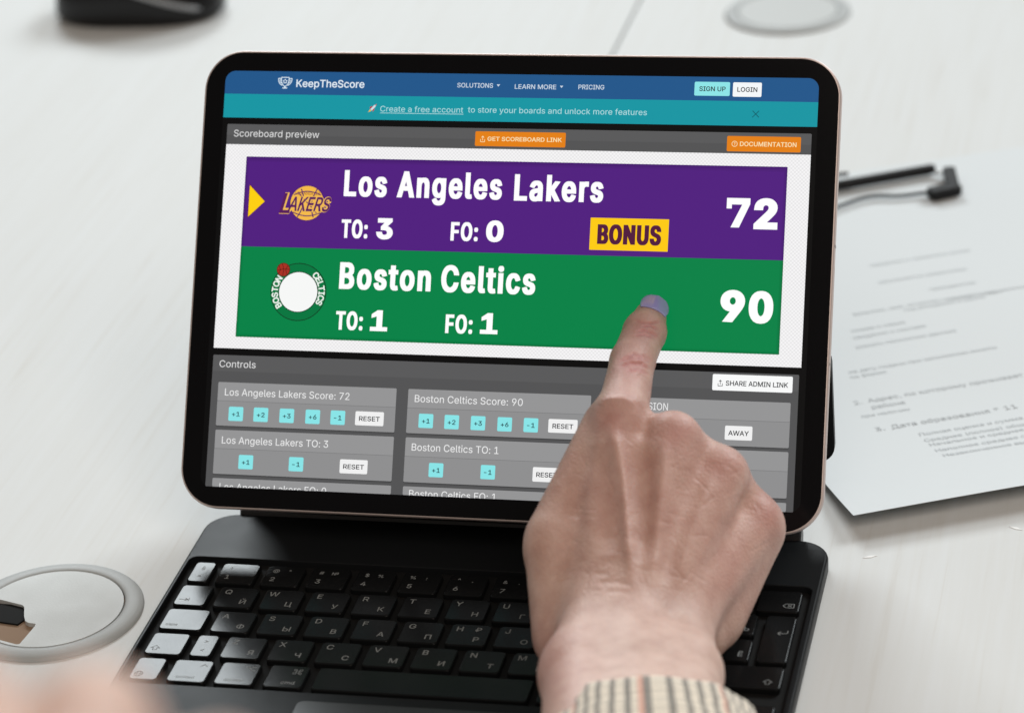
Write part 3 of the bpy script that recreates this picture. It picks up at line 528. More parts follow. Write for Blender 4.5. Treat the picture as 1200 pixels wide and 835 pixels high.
О 533 267,-7,225,-3,186,7,150,25,119,49,92,79,70,115,53,157,44,203,40,254,44,305,53,352,70,393,92,429,119,459,150,484,186,501,225,512,267,516,309,512,348,501,384,484,415,459,442,429,464,393,480,352,490,305,493,254,490,203,480,157,464,115,442,79,415,49,384,25,348,7,309,-3;267,53,310,59,349,76,383,105,408,144,425,194,430,254,425,314,408,365,383,404,349,433,310,450,267,456,223,450,184,433,151,404,125,364,109,314,103,254,109,194,125,144,151,105,184,76,223,59
П 517 457,509,457,0,392,0,392,452,125,452,125,0,60,0,60,509
Р 445 60,0,60,509,235,509,289,503,332,487,366,462,390,430,404,391,409,348,404,304,390,265,366,233,332,207,289,191,235,186,109,186,109,242,233,242,269,246,297,256,318,272,333,294,342,319,344,348,342,376,333,402,318,423,297,439,268,449,232,452,125,452,125,0
С 510 267,-7,225,-3,186,7,150,25,119,49,92,79,70,115,53,157,44,203,40,254,44,305,53,352,70,393,92,429,119,459,150,484,186,501,225,512,267,516,305,513,340,504,373,490,402,471,427,447,448,418,463,385,473,348,408,348,401,373,389,395,375,413,357,428,337,440,315,449,292,454,267,456,223,450,184,432,150,403,125,364,109,314,103,254,109,194,125,145,151,105,184,76,223,59,267,53,292,55,315,60,337,69,357,81,375,96,389,114,401,136,408,160,473,160,463,124,448,91,428,62,402,38,373,19,341,5,305,-4
Т 449 32,452,32,509,417,509,417,452,257,452,257,0,193,0,193,452
У 437 87,0,87,57,122,57,145,59,163,65,176,76,185,92,195,116,16,509,87,509,154,357,185,282,209,215,232,149,214,149,248,245,290,357,351,509,420,509,244,84,220,40,204,24,184,11,156,3,121,0
Ф 578 267,37,222,39,182,48,146,63,101,95,68,139,47,192,40,254,47,317,68,370,101,413,146,446,182,460,222,469,267,472,311,472,355,469,395,460,431,446,476,413,510,370,530,317,537,254,530,192,510,139,476,95,431,63,395,48,355,39,311,37;269,96,308,96,358,101,399,114,432,137,456,168,470,207,475,254,470,301,456,341,432,372,399,395,358,408,308,413,269,413,220,408,179,395,146,372,122,341,108,301,103,254,108,207,122,168,146,137,179,114,220,101;257,-29,257,538,321,538,321,-29
Х 474 18,0,217,284,217,236,29,509,104,509,178,400,204,361,223,329,243,292,232,292,252,329,272,361,298,400,374,509,446,509,259,239,259,287,456,0,382,0,292,129,268,165,250,195,230,231,244,231,225,196,206,166,182,129,91,0
Ц 502 442,0,60,0,60,509,125,509,125,57,378,57,378,509,442,509;430,-109,430,0,405,0,405,56,492,56,491,-109
Ч 487 223,190,174,194,132,207,98,229,73,260,58,301,53,352,53,509,117,509,117,353,125,305,149,272,186,253,231,247,272,251,311,261,347,278,382,299,382,236,347,217,310,203,269,193;362,0,362,509,427,509,427,0
Ш 666 60,509,125,509,125,57,301,57,301,509,365,509,365,57,542,57,542,509,606,509,606,0,60,0
Щ 676 60,509,125,509,125,57,301,57,301,509,365,509,365,57,542,57,542,509,606,509,606,0,60,0;595,-109,595,0,569,0,569,56,656,56,656,-109
Ъ 568 32,454,32,509,188,509,188,454;224,308,363,308,412,303,454,289,488,267,513,237,529,200,534,157,529,112,513,73,488,42,454,19,412,5,363,0,177,0,177,509,241,509,241,56,362,56,407,63,441,83,463,115,470,157,467,184,457,207,441,226,420,240,393,248,362,251,224,251
Ы 612 108,308,246,308,295,303,337,289,371,267,397,237,412,200,418,157,412,112,397,73,372,42,337,19,295,5,246,0,60,0,60,509,125,509,125,56,246,56,290,63,325,83,346,115,354,157,350,184,340,207,324,226,303,240,277,248,246,251,108,251;552,509,552,0,487,0,487,509
Ь 452 108,308,246,308,295,303,337,289,371,267,397,237,412,200,418,157,412,112,397,73,372,42,337,19,295,5,246,0,60,0,60,509,125,509,125,56,246,56,290,63,325,83,346,115,354,157,350,184,340,207,324,226,303,240,277,248,246,251,108,251
Э 510 243,-7,205,-4,169,5,137,19,108,38,83,62,62,91,47,124,37,160,102,160,109,136,121,114,135,96,153,80,173,68,195,60,219,55,243,53,287,59,327,76,360,105,385,145,401,194,407,254,401,314,385,364,360,404,327,432,287,450,243,456,219,454,195,449,173,440,153,428,135,413,121,395,109,373,102,348,37,348,47,385,62,418,83,447,108,471,137,490,170,504,205,513,243,516,285,512,324,501,360,484,392,459,419,429,441,393,457,352,467,305,470,254,467,203,457,157,440,116,418,79,392,49,360,25,324,7,285,-3;194,231,194,288,429,288,429,231
Ю 708 233,284,233,229,91,229,91,284;125,509,125,0,60,0,60,509;442,-7,400,-3,361,7,325,25,294,49,267,79,245,115,228,157,218,203,215,254,218,305,228,352,245,393,267,429,294,459,325,484,361,501,400,512,442,516,484,512,523,501,558,484,590,459,617,429,639,393,655,352,665,305,668,254,665,203,655,157,639,115,617,79,590,49,558,25,523,7,484,-3;442,53,485,59,524,76,557,105,583,144,600,194,605,254,600,314,583,365,557,404,524,433,485,450,442,456,398,450,359,433,326,404,300,364,284,314,278,254,284,194,300,144,326,105,359,76,398,59
Я 449 389,0,324,0,324,452,216,452,180,449,152,440,130,425,115,405,107,380,104,352,107,324,115,300,130,281,152,267,180,258,216,255,353,255,353,198,213,198,160,203,116,217,83,240,59,271,44,309,40,352,44,395,59,433,82,465,116,489,159,504,213,509,389,509;96,0,22,0,146,229,219,229
а 389 160,-9,126,-5,94,5,68,22,48,45,35,73,30,108,34,138,43,161,58,179,78,193,100,203,125,211,178,220,234,227,252,230,265,235,273,243,276,255,276,257,273,279,267,297,256,311,240,322,220,329,196,331,171,329,149,322,132,313,118,301,107,288,100,274,41,291,57,322,79,346,104,364,133,375,163,382,194,384,239,379,263,372,286,360,306,343,322,320,333,290,337,251,337,0,277,0,277,52,272,52,252,25,236,12,215,1,190,-6;170,45,202,49,228,59,248,74,263,93,272,115,276,138,276,190,259,182,231,176,200,171,175,168,134,159,117,150,103,139,95,124,92,105,94,87,102,72,114,61,130,52,149,47
б 411 208,-8,161,-2,119,15,84,44,57,82,40,129,34,185,34,198,36,253,41,301,50,342,62,376,79,403,101,426,127,443,159,455,196,463,238,468,273,475,283,480,290,488,294,509,349,509,346,483,338,461,324,444,304,431,275,422,238,417,192,411,155,401,127,383,107,356,93,318,85,266,86,266,99,291,118,314,141,334,167,350,197,360,229,363,269,357,304,339,334,311,357,274,372,230,377,181,372,130,355,84,329,46,295,17,254,-2;208,46,240,50,266,62,287,81,303,108,313,140,316,178,313,216,304,249,289,275,268,294,242,306,211,310,179,305,151,293,128,272,110,245,99,213,96,175,99,140,109,109,126,82,148,62,176,50
в 392 53,0,53,379,208,379,264,372,307,352,334,320,343,278,339,248,324,226,300,209,270,199,291,194,312,185,330,171,345,152,355,130,358,102,354,75,343,50,325,29,300,13,269,3,232,0;111,56,232,56,259,59,279,70,291,86,295,108,291,133,279,153,259,165,232,169,111,169;111,220,209,220,239,224,263,234,277,251,282,273,277,294,262,310,239,320,208,324,111,324
г 304 290,379,290,323,114,323,114,0,53,0,53,379
д 427 13,-110,13,56,44,56,65,82,79,116,90,164,98,231,110,379,356,379,356,56,414,56,414,-110,353,-110,353,0,74,0,74,-110;114,56,295,56,295,323,166,323,157,231,151,175,143,127,131,87
е 404 212,-8,161,-2,117,16,82,46,56,85,40,132,34,187,39,242,55,290,81,329,115,359,157,378,205,384,236,382,266,374,294,361,319,341,341,315,357,282,368,242,371,194,371,169,75,169,75,221,338,221,310,202,307,237,298,269,283,294,263,314,237,326,205,330,173,326,146,313,125,294,109,270,99,241,96,211,96,178,100,139,110,106,128,80,151,61,179,50,212,46,234,48,254,53,271,61,285,73,297,88,306,105,365,91,353,63,335,39,311,19,283,4,249,-5
ж 563 21,0,174,193,23,379,95,379,221,218,252,218,252,379,313,379,313,218,342,218,468,379,541,379,390,193,543,0,469,0,342,162,313,162,313,0,252,0,252,162,223,162,95,0
з 343 171,-4,134,-1,101,8,73,23,51,43,37,67,31,95,94,95,100,76,117,61,142,51,171,47,202,52,227,65,243,84,249,109,243,134,226,154,198,167,163,171,138,171,138,217,163,217,193,221,217,233,233,252,238,276,234,299,220,318,199,330,173,334,145,330,122,319,105,303,99,281,40,281,45,310,59,335,80,356,107,371,138,381,173,384,209,380,239,370,264,353,283,332,294,307,298,279,293,249,277,224,254,207,225,197,225,194,263,183,291,164,307,137,313,104,308,75,294,48,273,26,244,10,210,-1
и 411 358,0,296,0,296,274,293,274,111,0,53,0,53,379,114,379,114,104,118,104,300,379,358,379
й 411 358,0,296,0,296,274,293,274,111,0,53,0,53,379,114,379,114,104,118,104,300,379,358,379;205,433,179,436,155,446,135,461,120,481,110,504,107,529,151,529,155,508,166,491,184,480,205,476,227,480,244,491,255,508,259,529,304,529,301,504,291,481,276,461,256,446,232,436
к 376 53,0,53,379,114,379,114,215,152,215,288,379,366,379,213,196,368,0,290,0,167,159,114,159,114,0
л 400 6,0,6,56,20,56,36,58,48,63,59,72,67,86,73,106,78,133,84,211,91,379,348,379,348,0,286,0,286,323,149,323,143,189,138,132,129,84,115,47,94,21,65,5,27,0
м 535 53,0,53,379,144,379,232,168,246,132,257,100,265,70,273,41,263,41,270,69,278,100,289,132,303,168,390,379,482,379,482,0,421,0,421,197,421,237,422,276,422,315,423,354,430,354,415,300,399,252,377,198,294,0,240,0,156,198,135,252,118,300,102,354,111,354,112,318,113,279,113,238,113,197,113,0
н 409 309,223,309,167,99,167,99,223;114,379,114,0,53,0,53,379;356,379,356,0,295,0,295,379
о 415 207,-8,159,-2,117,16,82,46,56,85,40,133,34,187,40,243,56,291,82,330,117,360,159,378,207,384,256,378,299,360,333,330,359,291,376,243,381,187,376,133,359,85,333,46,299,16,256,-2;207,46,242,51,270,66,292,89,307,117,316,151,319,187,316,224,307,258,292,287,270,310,242,325,207,330,173,325,145,310,124,287,108,258,99,224,96,187,99,151,108,117,124,89,145,66,173,51
п 408 355,379,355,0,294,0,294,323,114,323,114,0,53,0,53,379
р 424 53,-143,53,379,112,379,112,319,118,319,137,346,152,360,171,373,197,381,229,384,274,378,313,361,345,332,370,293,385,245,390,189,385,133,370,84,346,45,313,16,274,-2,229,-8,198,-5,173,4,153,17,138,31,118,59,114,59,114,-143;220,47,253,51,279,66,301,88,316,117,325,151,328,189,325,227,316,261,301,290,280,311,253,325,220,330,188,325,161,312,140,291,125,263,116,229,113,189,116,150,125,115,140,86,162,65,188,51
с 396 207,-8,159,-2,117,16,82,46,56,85,40,133,34,187,40,243,56,291,82,330,117,360,159,378,207,384,234,383,260,377,284,368,305,356,324,341,340,322,353,301,362,277,303,262,290,289,270,311,242,325,207,330,173,325,145,310,124,287,108,258,99,224,96,187,99,151,108,117,124,89,145,66,173,51,207,46,243,52,271,66,292,89,304,117,363,102,354,78,341,56,325,37,306,21,285,9,261,-1,235,-6
т 325 132,0,132,325,6,325,6,379,319,379,319,325,193,325,193,0
у 389 47,-139,61,-86,71,-87,88,-90,104,-89,118,-84,130,-74,141,-58,151,-36,163,-1,17,379,84,379,165,155,187,87,206,21,184,21,202,87,224,155,305,379,371,379,204,-58,191,-85,177,-107,159,-124,139,-136,117,-143,91,-145,65,-143
ф 477 208,-8,159,-2,117,16,82,46,56,85,40,133,34,187,40,243,56,291,82,330,117,360,159,378,208,384,269,384,318,378,360,360,395,330,421,291,438,243,443,187,438,133,421,85,395,46,360,16,318,-2,269,-8;208,43,269,43,304,48,332,64,354,87,370,117,379,151,382,187,379,225,370,260,354,290,332,314,304,330,269,335,208,335,173,330,145,314,123,290,108,260,98,225,95,187,98,151,108,117,123,87,145,64,173,48;208,-143,208,509,269,509,269,-143
ц 415 53,0,53,379,114,379,114,56,294,56,294,379,355,379,355,0;344,-109,344,0,318,0,318,56,405,56,405,-109
ч 401 198,118,138,127,92,153,62,197,53,258,53,379,114,379,114,258,120,221,138,195,165,180,198,175,233,177,264,182,324,199,324,143,285,130,244,122;287,0,287,379,348,379,348,0
ш 572 53,379,114,379,114,56,255,56,255,379,316,379,316,56,458,56,458,379,519,379,519,0,53,0
щ 582 53,379,114,379,114,56,255,56,255,379,316,379,316,56,458,56,458,379,519,379,519,0,53,0;508,-109,508,0,482,0,482,56,569,56,569,-109
ы 511 104,244,214,244,256,240,290,228,317,210,337,186,349,156,353,123,349,90,337,61,317,36,290,16,255,4,214,0,53,0,53,379,114,379,114,56,214,56,245,61,270,74,286,95,292,121,286,148,270,169,245,183,214,187,104,187;397,0,397,379,458,379,458,0
ь 388 104,244,214,244,256,240,290,228,317,210,337,186,349,156,353,123,349,90,337,61,317,36,290,16,255,4,214,0,53,0,53,379,114,379,114,56,214,56,245,61,270,74,286,95,292,121,286,148,270,169,245,183,214,187,104,187
ю 585 53,0,53,379,111,379,111,0;97,162,97,217,235,217,235,162;377,-8,328,-2,286,16,251,46,226,85,209,133,204,187,209,243,226,291,251,330,286,360,328,378,377,384,426,378,468,360,503,330,529,291,545,243,550,187,545,133,529,85,503,46,468,16,426,-2;377,46,412,51,440,66,461,89,477,117,486,151,489,187,486,224,477,258,461,287,440,310,412,325,377,330,343,325,315,310,293,287,278,258,269,224,266,187,269,151,278,117,293,89,315,66,343,51
я 385 332,0,271,0,271,326,184,326,142,322,114,309,98,288,93,259,98,231,114,211,143,198,184,194,298,194,298,142,180,142,115,150,68,174,41,211,32,259,41,308,68,346,115,371,180,379,332,379;85,0,15,0,122,172,190,172
₽ 487 284,206,25,206,25,262,283,262,316,265,342,274,362,289,376,308,385,331,388,357,385,383,376,406,362,425,342,440,316,449,284,452,169,452,169,0,105,0,105,509,284,509,336,504,378,488,410,464,433,433,447,397,451,357,447,317,433,281,410,250,378,226,336,211;281,158,281,102,25,102,25,158
№ 761 60,0,60,509,122,509,349,121,353,121,353,509,416,509,416,0,355,0,129,385,124,385,124,0;479,153,479,205,696,205,696,153;587,249,553,252,524,263,500,281,483,304,472,333,468,366,468,399,472,432,482,461,500,484,524,502,553,513,587,516,621,513,650,502,673,484,691,460,701,432,705,399,705,366,701,332,691,304,673,281,650,263,621,252;587,298,612,303,630,317,641,338,645,366,645,399,641,426,630,447,612,460,587,465,561,460,543,447,532,426,528,399,528,366,532,338,543,317,561,303
"""
OUTLINE = {}


def _points(contour):
    n = contour.split(",")
    return [n[i] + "," + n[i + 1] for i in range(0, len(n), 2)]


for row in LETTERS.strip("\n").split("\n"):
    ch, adv, rest = row[0], *row[2:].split(" ", 1)
    OUTLINE[ch] = (int(adv) / 700, [[tuple(int(n) / 700 for n in p.split(",")) for p in _points(c)] for c in rest.split(";")])
_glyphs = {}


def embolden(c, d):
    """push a contour out by d (counters shrink, as they run the other way round)"""
    p = np.array(c, float)
    if d == 0:
        return p
    e1 = p - np.roll(p, 1, 0)
    e2 = np.roll(p, -1, 0) - p
    n1 = np.stack([-e1[:, 1], e1[:, 0]], 1) / (np.linalg.norm(e1, axis=1)[:, None] + 1e-9)
    n2 = np.stack([-e2[:, 1], e2[:, 0]], 1) / (np.linalg.norm(e2, axis=1)[:, None] + 1e-9)
    k = np.maximum(1 + (n1 * n2).sum(1), 0.5)[:, None]
    return p + (n1 + n2) / k * d


def fill(contours):
    """triangles of everything inside the contours, overlaps included"""
    pts, edges = [], []
    for c in contours:
        n0 = len(pts)
        pts += [Vector((float(x), float(y))) for x, y in c]
        edges += [(n0 + i, n0 + (i + 1) % len(c)) for i in range(len(c))]
    v, _e, f = delaunay_2d_cdt(pts, edges, [], 0, 1e-5, False)[:3]
    v = np.array([p[:] for p in v])
    f = np.array([list(t) for t in f if len(t) == 3])
    if not len(f):
        return np.zeros((0, 2)), []
    m_ = v[f].mean(1)
    wind = np.zeros(len(f), int)
    for c in contours:
        a_, b_ = c, np.roll(c, -1, 0)
        for (ax, ay), (bx, by) in zip(a_, b_):
            if ay == by:
                continue
            up = by > ay
            inside = ((ay <= m_[:, 1]) & (m_[:, 1] < by)) if up else ((by <= m_[:, 1]) & (m_[:, 1] < ay))
            xi = ax + (m_[:, 1] - ay) / (by - ay) * (bx - ax)
            wind += np.where(inside & (xi > m_[:, 0]), 1 if up else -1, 0)
    f = f[wind != 0]
    ar = np.cross(v[f[:, 1]] - v[f[:, 0]], v[f[:, 2]] - v[f[:, 0]])
    f[ar < 0] = f[ar < 0][:, ::-1]
    return v, f[np.abs(ar) > 1e-9].tolist()


_one = {}


def glyphs(body, bold=0.0, extra=0.0):
    """flat text as vertices and faces; unit size, letters emboldened by bold, set further apart by extra"""
    key = (body, bold, extra)
    if key not in _glyphs:
        x, V_, F_ = 0.0, [], []
        for ch in body:
            if ch == " ":
                x += 0.268 + extra
                continue
            adv, contours = OUTLINE[ch]
            if (ch, bold) not in _one:
                _one[ch, bold] = fill([embolden(c, bold) for c in contours])
            v, f = _one[ch, bold]
            n0 = len(V_)
            V_ += [(x + a, b, 0.0) for a, b in v]
            F_ += [[i + n0 for i in t] for t in f]
            x += adv + extra
        _glyphs[key] = (np.array(V_), F_)
    v, f = _glyphs[key]
    return v.copy(), f


CAPH = 0.727                                                 # cap height of the built-in font per unit size


# ------------------------------------------------------------------ desk
def box(mb, x0, x1, y0, y1, z0, z1, mi=0):
    mb.loops([[(x0, y0, z0), (x1, y0, z0), (x1, y1, z0), (x0, y1, z0)], [(x0, y0, z1), (x1, y0, z1), (x1, y1, z1), (x0, y1, z1)]], mi)


TZ = -7.0
for x0, x1 in ((-1100, -65.2), (-63.4, 1100)):
    mb = MB()
    mb.slab([(x0, -700), (x1, -700), (x1, 1500), (x0, 1500)], TZ - 25, TZ, 0.5)
    o = mb.build("table", TABLE)
    tag(o, kind="structure")


# ------------------------------------------------------------------ tablet
tablet = thing("tablet", "tablet with thick black border and rosy metal rim showing a basketball scoreboard page", "tablet",
               BASE + np.array([TAB_X, 0, 0]), (-TILT, 0, 0))


def yz(loop, y):                                             # outline in the screen plane -> local coordinates
    return [(x, y, z) for x, z in loop]


W2 = TAB_W / 2
mb = MB()
prof = [(0.9, 6.0), (0.25, 5.6), (0.0, 4.6), (0.0, 1.2), (0.2, 0.45), (0.6, 0.12), (1.0, 0.05)]
L = [yz(rrect(-W2 + i, W2 - i, i, TAB_H - i, 17.5 - i, 14), y) for i, y in prof]
mb.loops(L)
body = mb.build("body", ROSE, tablet, smooth=True)
mb = MB()
L = [yz(rrect(-W2 + i, W2 - i, i, TAB_H - i, 17.5 - i, 14), y) for i, y in ((0.95, 1.0), (0.95, -0.02), (1.15, -0.12))]
mb.loops(L)
mb.build("glass_border", GLASS_BLACK, tablet)
mb = MB()
mb.loops([[(W2 - 0.3, 2.0, 78), (W2 - 0.3, 4.2, 78), (W2 - 0.3, 4.2, 112), (W2 - 0.3, 2.0, 112)],
          [(W2 + 0.06, 2.0, 78), (W2 + 0.06, 4.2, 78), (W2 + 0.06, 4.2, 112), (W2 + 0.06, 2.0, 112)]])
mb.build("charging_strip", pbr("strip_metal", (0.55, 0.47, 0.44), 0.5, metal=0.6), tablet)
for vv in (120.5, 71.0):
    mb = MB()
    box(mb, W2 - 0.2, W2 + 0.05, 0.9, 5.2, vv, vv + 1.1)
    mb.build("antenna_line", LINE_DARK, tablet)

LAY = 0.06


def flat(loop, layer):
    return [(x, -0.14 - LAY * layer, z) for x, z in loop]


def face_of(loop, layer):
    # seen from the viewer (-y) the outline in (x, z) counter-clockwise faces -y
    return flat(loop, layer), [list(range(len(loop)))]


S_X0, S_X1, S_Z0, S_Z1 = -130.4, 130.4, 9.4, 191.5
mb = MB()
mb.add(*face_of(rrect(S_X0, S_X1, S_Z0, S_Z1, 4.6, 8), 0))
screen = mb.build("screen", ui((9, 9, 10)), tablet)

WHITE = (250, 250, 250)


def rect_px(x0, y0, x1, y1):                                 # left, top, right, bottom in the photograph -> u0,u1,v0,v1
    ym = (y0 + y1) / 2
    xm = (x0 + x1) / 2
    u0, _ = scr(x0, ym)
    u1, _ = scr(x1, ym)
    _, v1 = scr(xm, y0)
    _, v0 = scr(xm, y1)
    return u0, u1, v0, v1


class Ui(MB):
    def __init__(s):
        super().__init__()
        s.mats = []

    def m(s, rgb):
        k = rgb if not isinstance(rgb, tuple) else ui(rgb)
        if k not in s.mats:
            s.mats.append(k)
        return s.mats.index(k)

    def panel(s, u0, u1, v0, v1, rgb, layer, r=0.4, n=4):
        loop = rrect(u0, u1, v0, v1, r, n)
        loop = clip_low(loop)
        s.add(*face_of(loop, layer), s.m(rgb))

    def poly(s, pts, rgb, layer):
        s.add(*face_of(pts, layer), s.m(rgb))

    def ring(s, cu, cv, r0, r1, rgb, layer, a0=0, a1=360, n=48, sy=1.0):
        full = abs(a1 - a0) >= 360
        A = [math.radians(a0 + (a1 - a0) * i / n) for i in range(n + (0 if full else 1))]
        v = flat([(cu + r0 * math.cos(a), cv + sy * r0 * math.sin(a)) for a in A], layer) + \
            flat([(cu + r1 * math.cos(a), cv + sy * r1 * math.sin(a)) for a in A], layer)
        k = len(A)
        s.add(v, [[i, k + i, k + (i + 1) % k, (i + 1) % k] for i in range(k if full else k - 1)], s.m(rgb))

    def disc(s, cu, cv, r, rgb, layer, n=40, sy=1.0):
        s.poly([(cu + r * math.cos(2 * math.pi * i / n), cv + sy * r * math.sin(2 * math.pi * i / n)) for i in range(n)], rgb, layer)

    def line(s, pts, w, rgb, layer):
        for (ax, ay), (bx, by) in zip(pts, pts[1:]):
            d = math.hypot(bx - ax, by - ay) or 1
            nx, ny = -(by - ay) / d * w / 2, (bx - ax) / d * w / 2
            s.poly([(ax - nx, ay - ny), (bx - nx, by - ny), (bx + nx, by + ny), (ax + nx, ay + ny)], rgb, layer)

    def text(s, body, u0, u1, vmid, cap, rgb, layer, bold=0.0, spacing=0.0, shear=0.0, clip=False, fat=0.0):
        if fat:                                              # heavier upright strokes: the same letters three times, a hair apart
            w_ = fat * cap
            for i_, sh in enumerate((-1, 0, 1)):
                s.text(body, u0 + w_ * (1 + sh), u1 - w_ * (1 - sh), vmid, cap, rgb, layer + 0.15 * i_, bold, spacing, shear, clip)
            return
        v, f = glyphs(body, bold, spacing)
        x0, x1 = v[:, 0].min(), v[:, 0].max()
        hh = CAPH + 2 * bold
        X = u0 + (v[:, 0] - x0) / (x1 - x0) * (u1 - u0)
        Y = vmid - cap / 2 + (v[:, 1] + bold) / hh * cap
        X = X + shear * (Y - (vmid - cap / 2))
        P = list(zip(X, Y))
        if clip:
            bm = bmesh.new()
            bv = [bm.verts.new((a, b, 0)) for a, b in P]
            for k in f:
                try:
                    bm.faces.new([bv[i] for i in k])
                except ValueError:
                    pass
            bmesh.ops.bisect_plane(bm, geom=bm.verts[:] + bm.edges[:] + bm.faces[:], plane_co=(0, S_Z0 + 0.05, 0), plane_no=(0, 1, 0), clear_inner=True)
            bm.verts.index_update()
            P = [(q.co.x, q.co.y) for q in bm.verts]
            f = [[q.index for q in k.verts] for k in bm.faces]
            bm.free()
        s.add(flat(P, layer), f, s.m(rgb))

    def text_px(s, body, x0, x1, ymid, cap_px, rgb, layer, y1=None, **k):
        ua, va = scr(x0, ymid)
        ub, vb = scr(x1, ymid if y1 is None else y1)
        vm = (va + vb) / 2 if y1 is not None else scr((x0 + x1) / 2, ymid)[1]
        s.text(body, ua, ub, vm, cap_px * 0.373, rgb, layer, **k)

    def done(s, name, label=None):
        o = s.build(name, s.mats, screen)
        if label:
            o["label"] = label
        return o


def clip_low(loop):
    z = S_Z0 + 0.05
    return [(x, max(y, z)) for x, y in loop] if min(p[1] for p in loop) < z else loop


# page header
u = Ui()
top = rrect(S_X0 + 0.1, S_X1 - 0.1, 181.3, S_Z1 - 0.05, 4.6, 8)
sq = rrect(S_X0 + 0.1, S_X1 - 0.1, 181.3, S_Z1 - 0.05, 0.01, 8)
u.poly([p if p[1] > 186 else (s_[0], s_[1]) for p, s_ in zip(top, sq)], (34, 87, 139), 1)
for body, x0, x1, ym in (("SOLUTIONS", 536, 578, 100.3), ("LEARN MORE", 603.4, 652, 102), ("PRICING", 678, 708.3, 102.4)):
    u.text_px(body, x0, x1, ym, 5.3, (206, 220, 233), 2, bold=0.012)
for x, y in ((584.2, 100.4), (658.2, 102)):
    a, b = scr(x, y)
    u.poly([(a - 0.75, b + 0.45), (a, b - 0.5), (a + 0.75, b + 0.45)], (206, 220, 233), 2)
u.done("navigation_bar")

u = Ui()                                                     # trophy mark and the site's name
cx, cv = scr(334.3, 97.2)
LB = (222, 238, 248)
k = 0.335
cup = [(-5.2, 7.0), (5.2, 7.0), (5.0, 2.0), (3.6, -2.2), (1.0, -4.6), (-1.0, -4.6), (-3.6, -2.2), (-5.0, 2.0), (-5.2, 7.0)]
u.line([(cx + a * k, cv + b * k) for a, b in cup], 0.34, LB, 2)
for sgn in (-1, 1):
    u.line([(cx + sgn * a * k, cv + b * k) for a, b in ((5.2, 5.6), (9.2, 5.6), (8.6, 1.0), (6.6, -1.8), (3.8, -3.6))], 0.32, LB, 2)
    u.line([(cx + sgn * a * k, cv + b * k) for a, b in ((5.2, 3.6), (7.2, 3.6), (6.6, 0.4), (4.8, -0.8))], 0.26, LB, 2)
u.line([(cx, cv - 4.6 * k), (cx, cv - 6.6 * k)], 0.5, LB, 2)
u.line([(cx - 3.2 * k, cv - 7.0 * k), (cx + 3.2 * k, cv - 7.0 * k)], 0.42, LB, 2)
star = [((1.0 if i % 2 == 0 else 0.5) * 3.0 * math.sin(math.pi * i / 5), (1.0 if i % 2 == 0 else 0.5) * 3.0 * math.cos(math.pi * i / 5) + 1.8) for i in range(11)]
u.line([(cx + a * k, cv + b * k) for a, b in star], 0.26, LB, 2)
u.text_px("KeepTheScore", 347.5, 427.3, 98.4, 8.9, (226, 237, 246), 2, bold=0.016)
u.done("site_logo")


def button(rect, rgb, body, tx0, tx1, ym, cap, trgb, layer=3, bold=0.02, icon=None, r=0.55):
    u = Ui()
    u0, u1, v0, v1 = rect_px(*rect)
    u.panel(u0, u1, v0, v1, rgb, layer, r)
    u.text_px(body, tx0, tx1, ym, cap, trgb, layer + 1, bold=bold)
    if icon:
        ix, iy, kind = icon
        a, b = scr(ix, iy)
        if kind == "share":
            u.line([(a - 0.9, b - 0.1), (a - 0.9, b - 1.2), (a + 0.9, b - 1.2), (a + 0.9, b - 0.1)], 0.24, trgb, layer + 1)
            u.line([(a, b - 0.6), (a, b + 1.3)], 0.24, trgb, layer + 1)
            u.line([(a - 0.55, b + 0.65), (a, b + 1.3), (a + 0.55, b + 0.65)], 0.24, trgb, layer + 1)
        else:
            u.ring(a, b, 1.0, 1.25, trgb, layer + 1)
            u.text("?", a - 0.35, a + 0.35, b, 1.35, trgb, layer + 1, bold=0.02)
    return u.done("button")


DARK_T = (38, 42, 44)
button((814, 96.3, 855.5, 112.6), (141, 229, 231), "SIGN UP", 819.6, 850.5, 104.5, 5.4, DARK_T)
button((859, 97, 892.7, 113.8), (244, 247, 249), "LOGIN", 864.2, 887.7, 105.3, 5.4, DARK_T)

u = Ui()                                                     # teal notice
u.panel(S_X0 + 0.1, S_X1 - 0.1, 170.8, 181.3, (22, 150, 163), 1, 0.02)
P = (178, 224, 228)
u.text_px("Create a free account", 445.8, 543, 127.9, 6.6, P, 2, y1=128.8)
a0, b0 = scr(445.8, 132.6)
a1, _ = scr(543.4, 134)
u.line([(a0, b0), (a1, b0)], 0.24, P, 3)
u.text_px("to store your boards and unlock more features", 548.5, 758.3, 129.0, 6.6, P, 2, y1=131.6)
a, b = scr(885.7, 133.9)
for sgn in (-1, 1):
    u.line([(a - 1.4, b - 1.4 * sgn), (a + 1.4, b + 1.4 * sgn)], 0.28, (12, 78, 88), 2 if sgn > 0 else 3)
a, b = scr(437, 126.8)                                       # little rocket
u.poly([(a - 1.0, b - 0.5), (a - 0.3, b - 1.1), (a + 1.2, b + 0.6), (a + 1.5, b + 1.6), (a + 0.5, b + 1.2)], (214, 220, 226), 2)
u.poly([(a + 1.0, b + 1.3), (a + 1.35, b + 0.9), (a + 1.75, b + 1.85)], (206, 44, 48), 3)
u.poly([(a - 1.5, b - 0.2), (a - 0.6, b - 0.1), (a - 0.2, b + 0.8), (a - 1.0, b + 0.6)], (190, 40, 44), 3)
u.poly([(a - 0.1, b - 1.6), (a + 0.1, b - 0.7), (a + 0.8, b - 0.2), (a + 0.7, b - 1.0)], (190, 40, 44), 3)
u.poly([(a - 2.0, b - 1.9), (a - 1.2, b - 0.6), (a - 0.5, b - 1.2)], (244, 190, 40), 3)
u.done("banner")

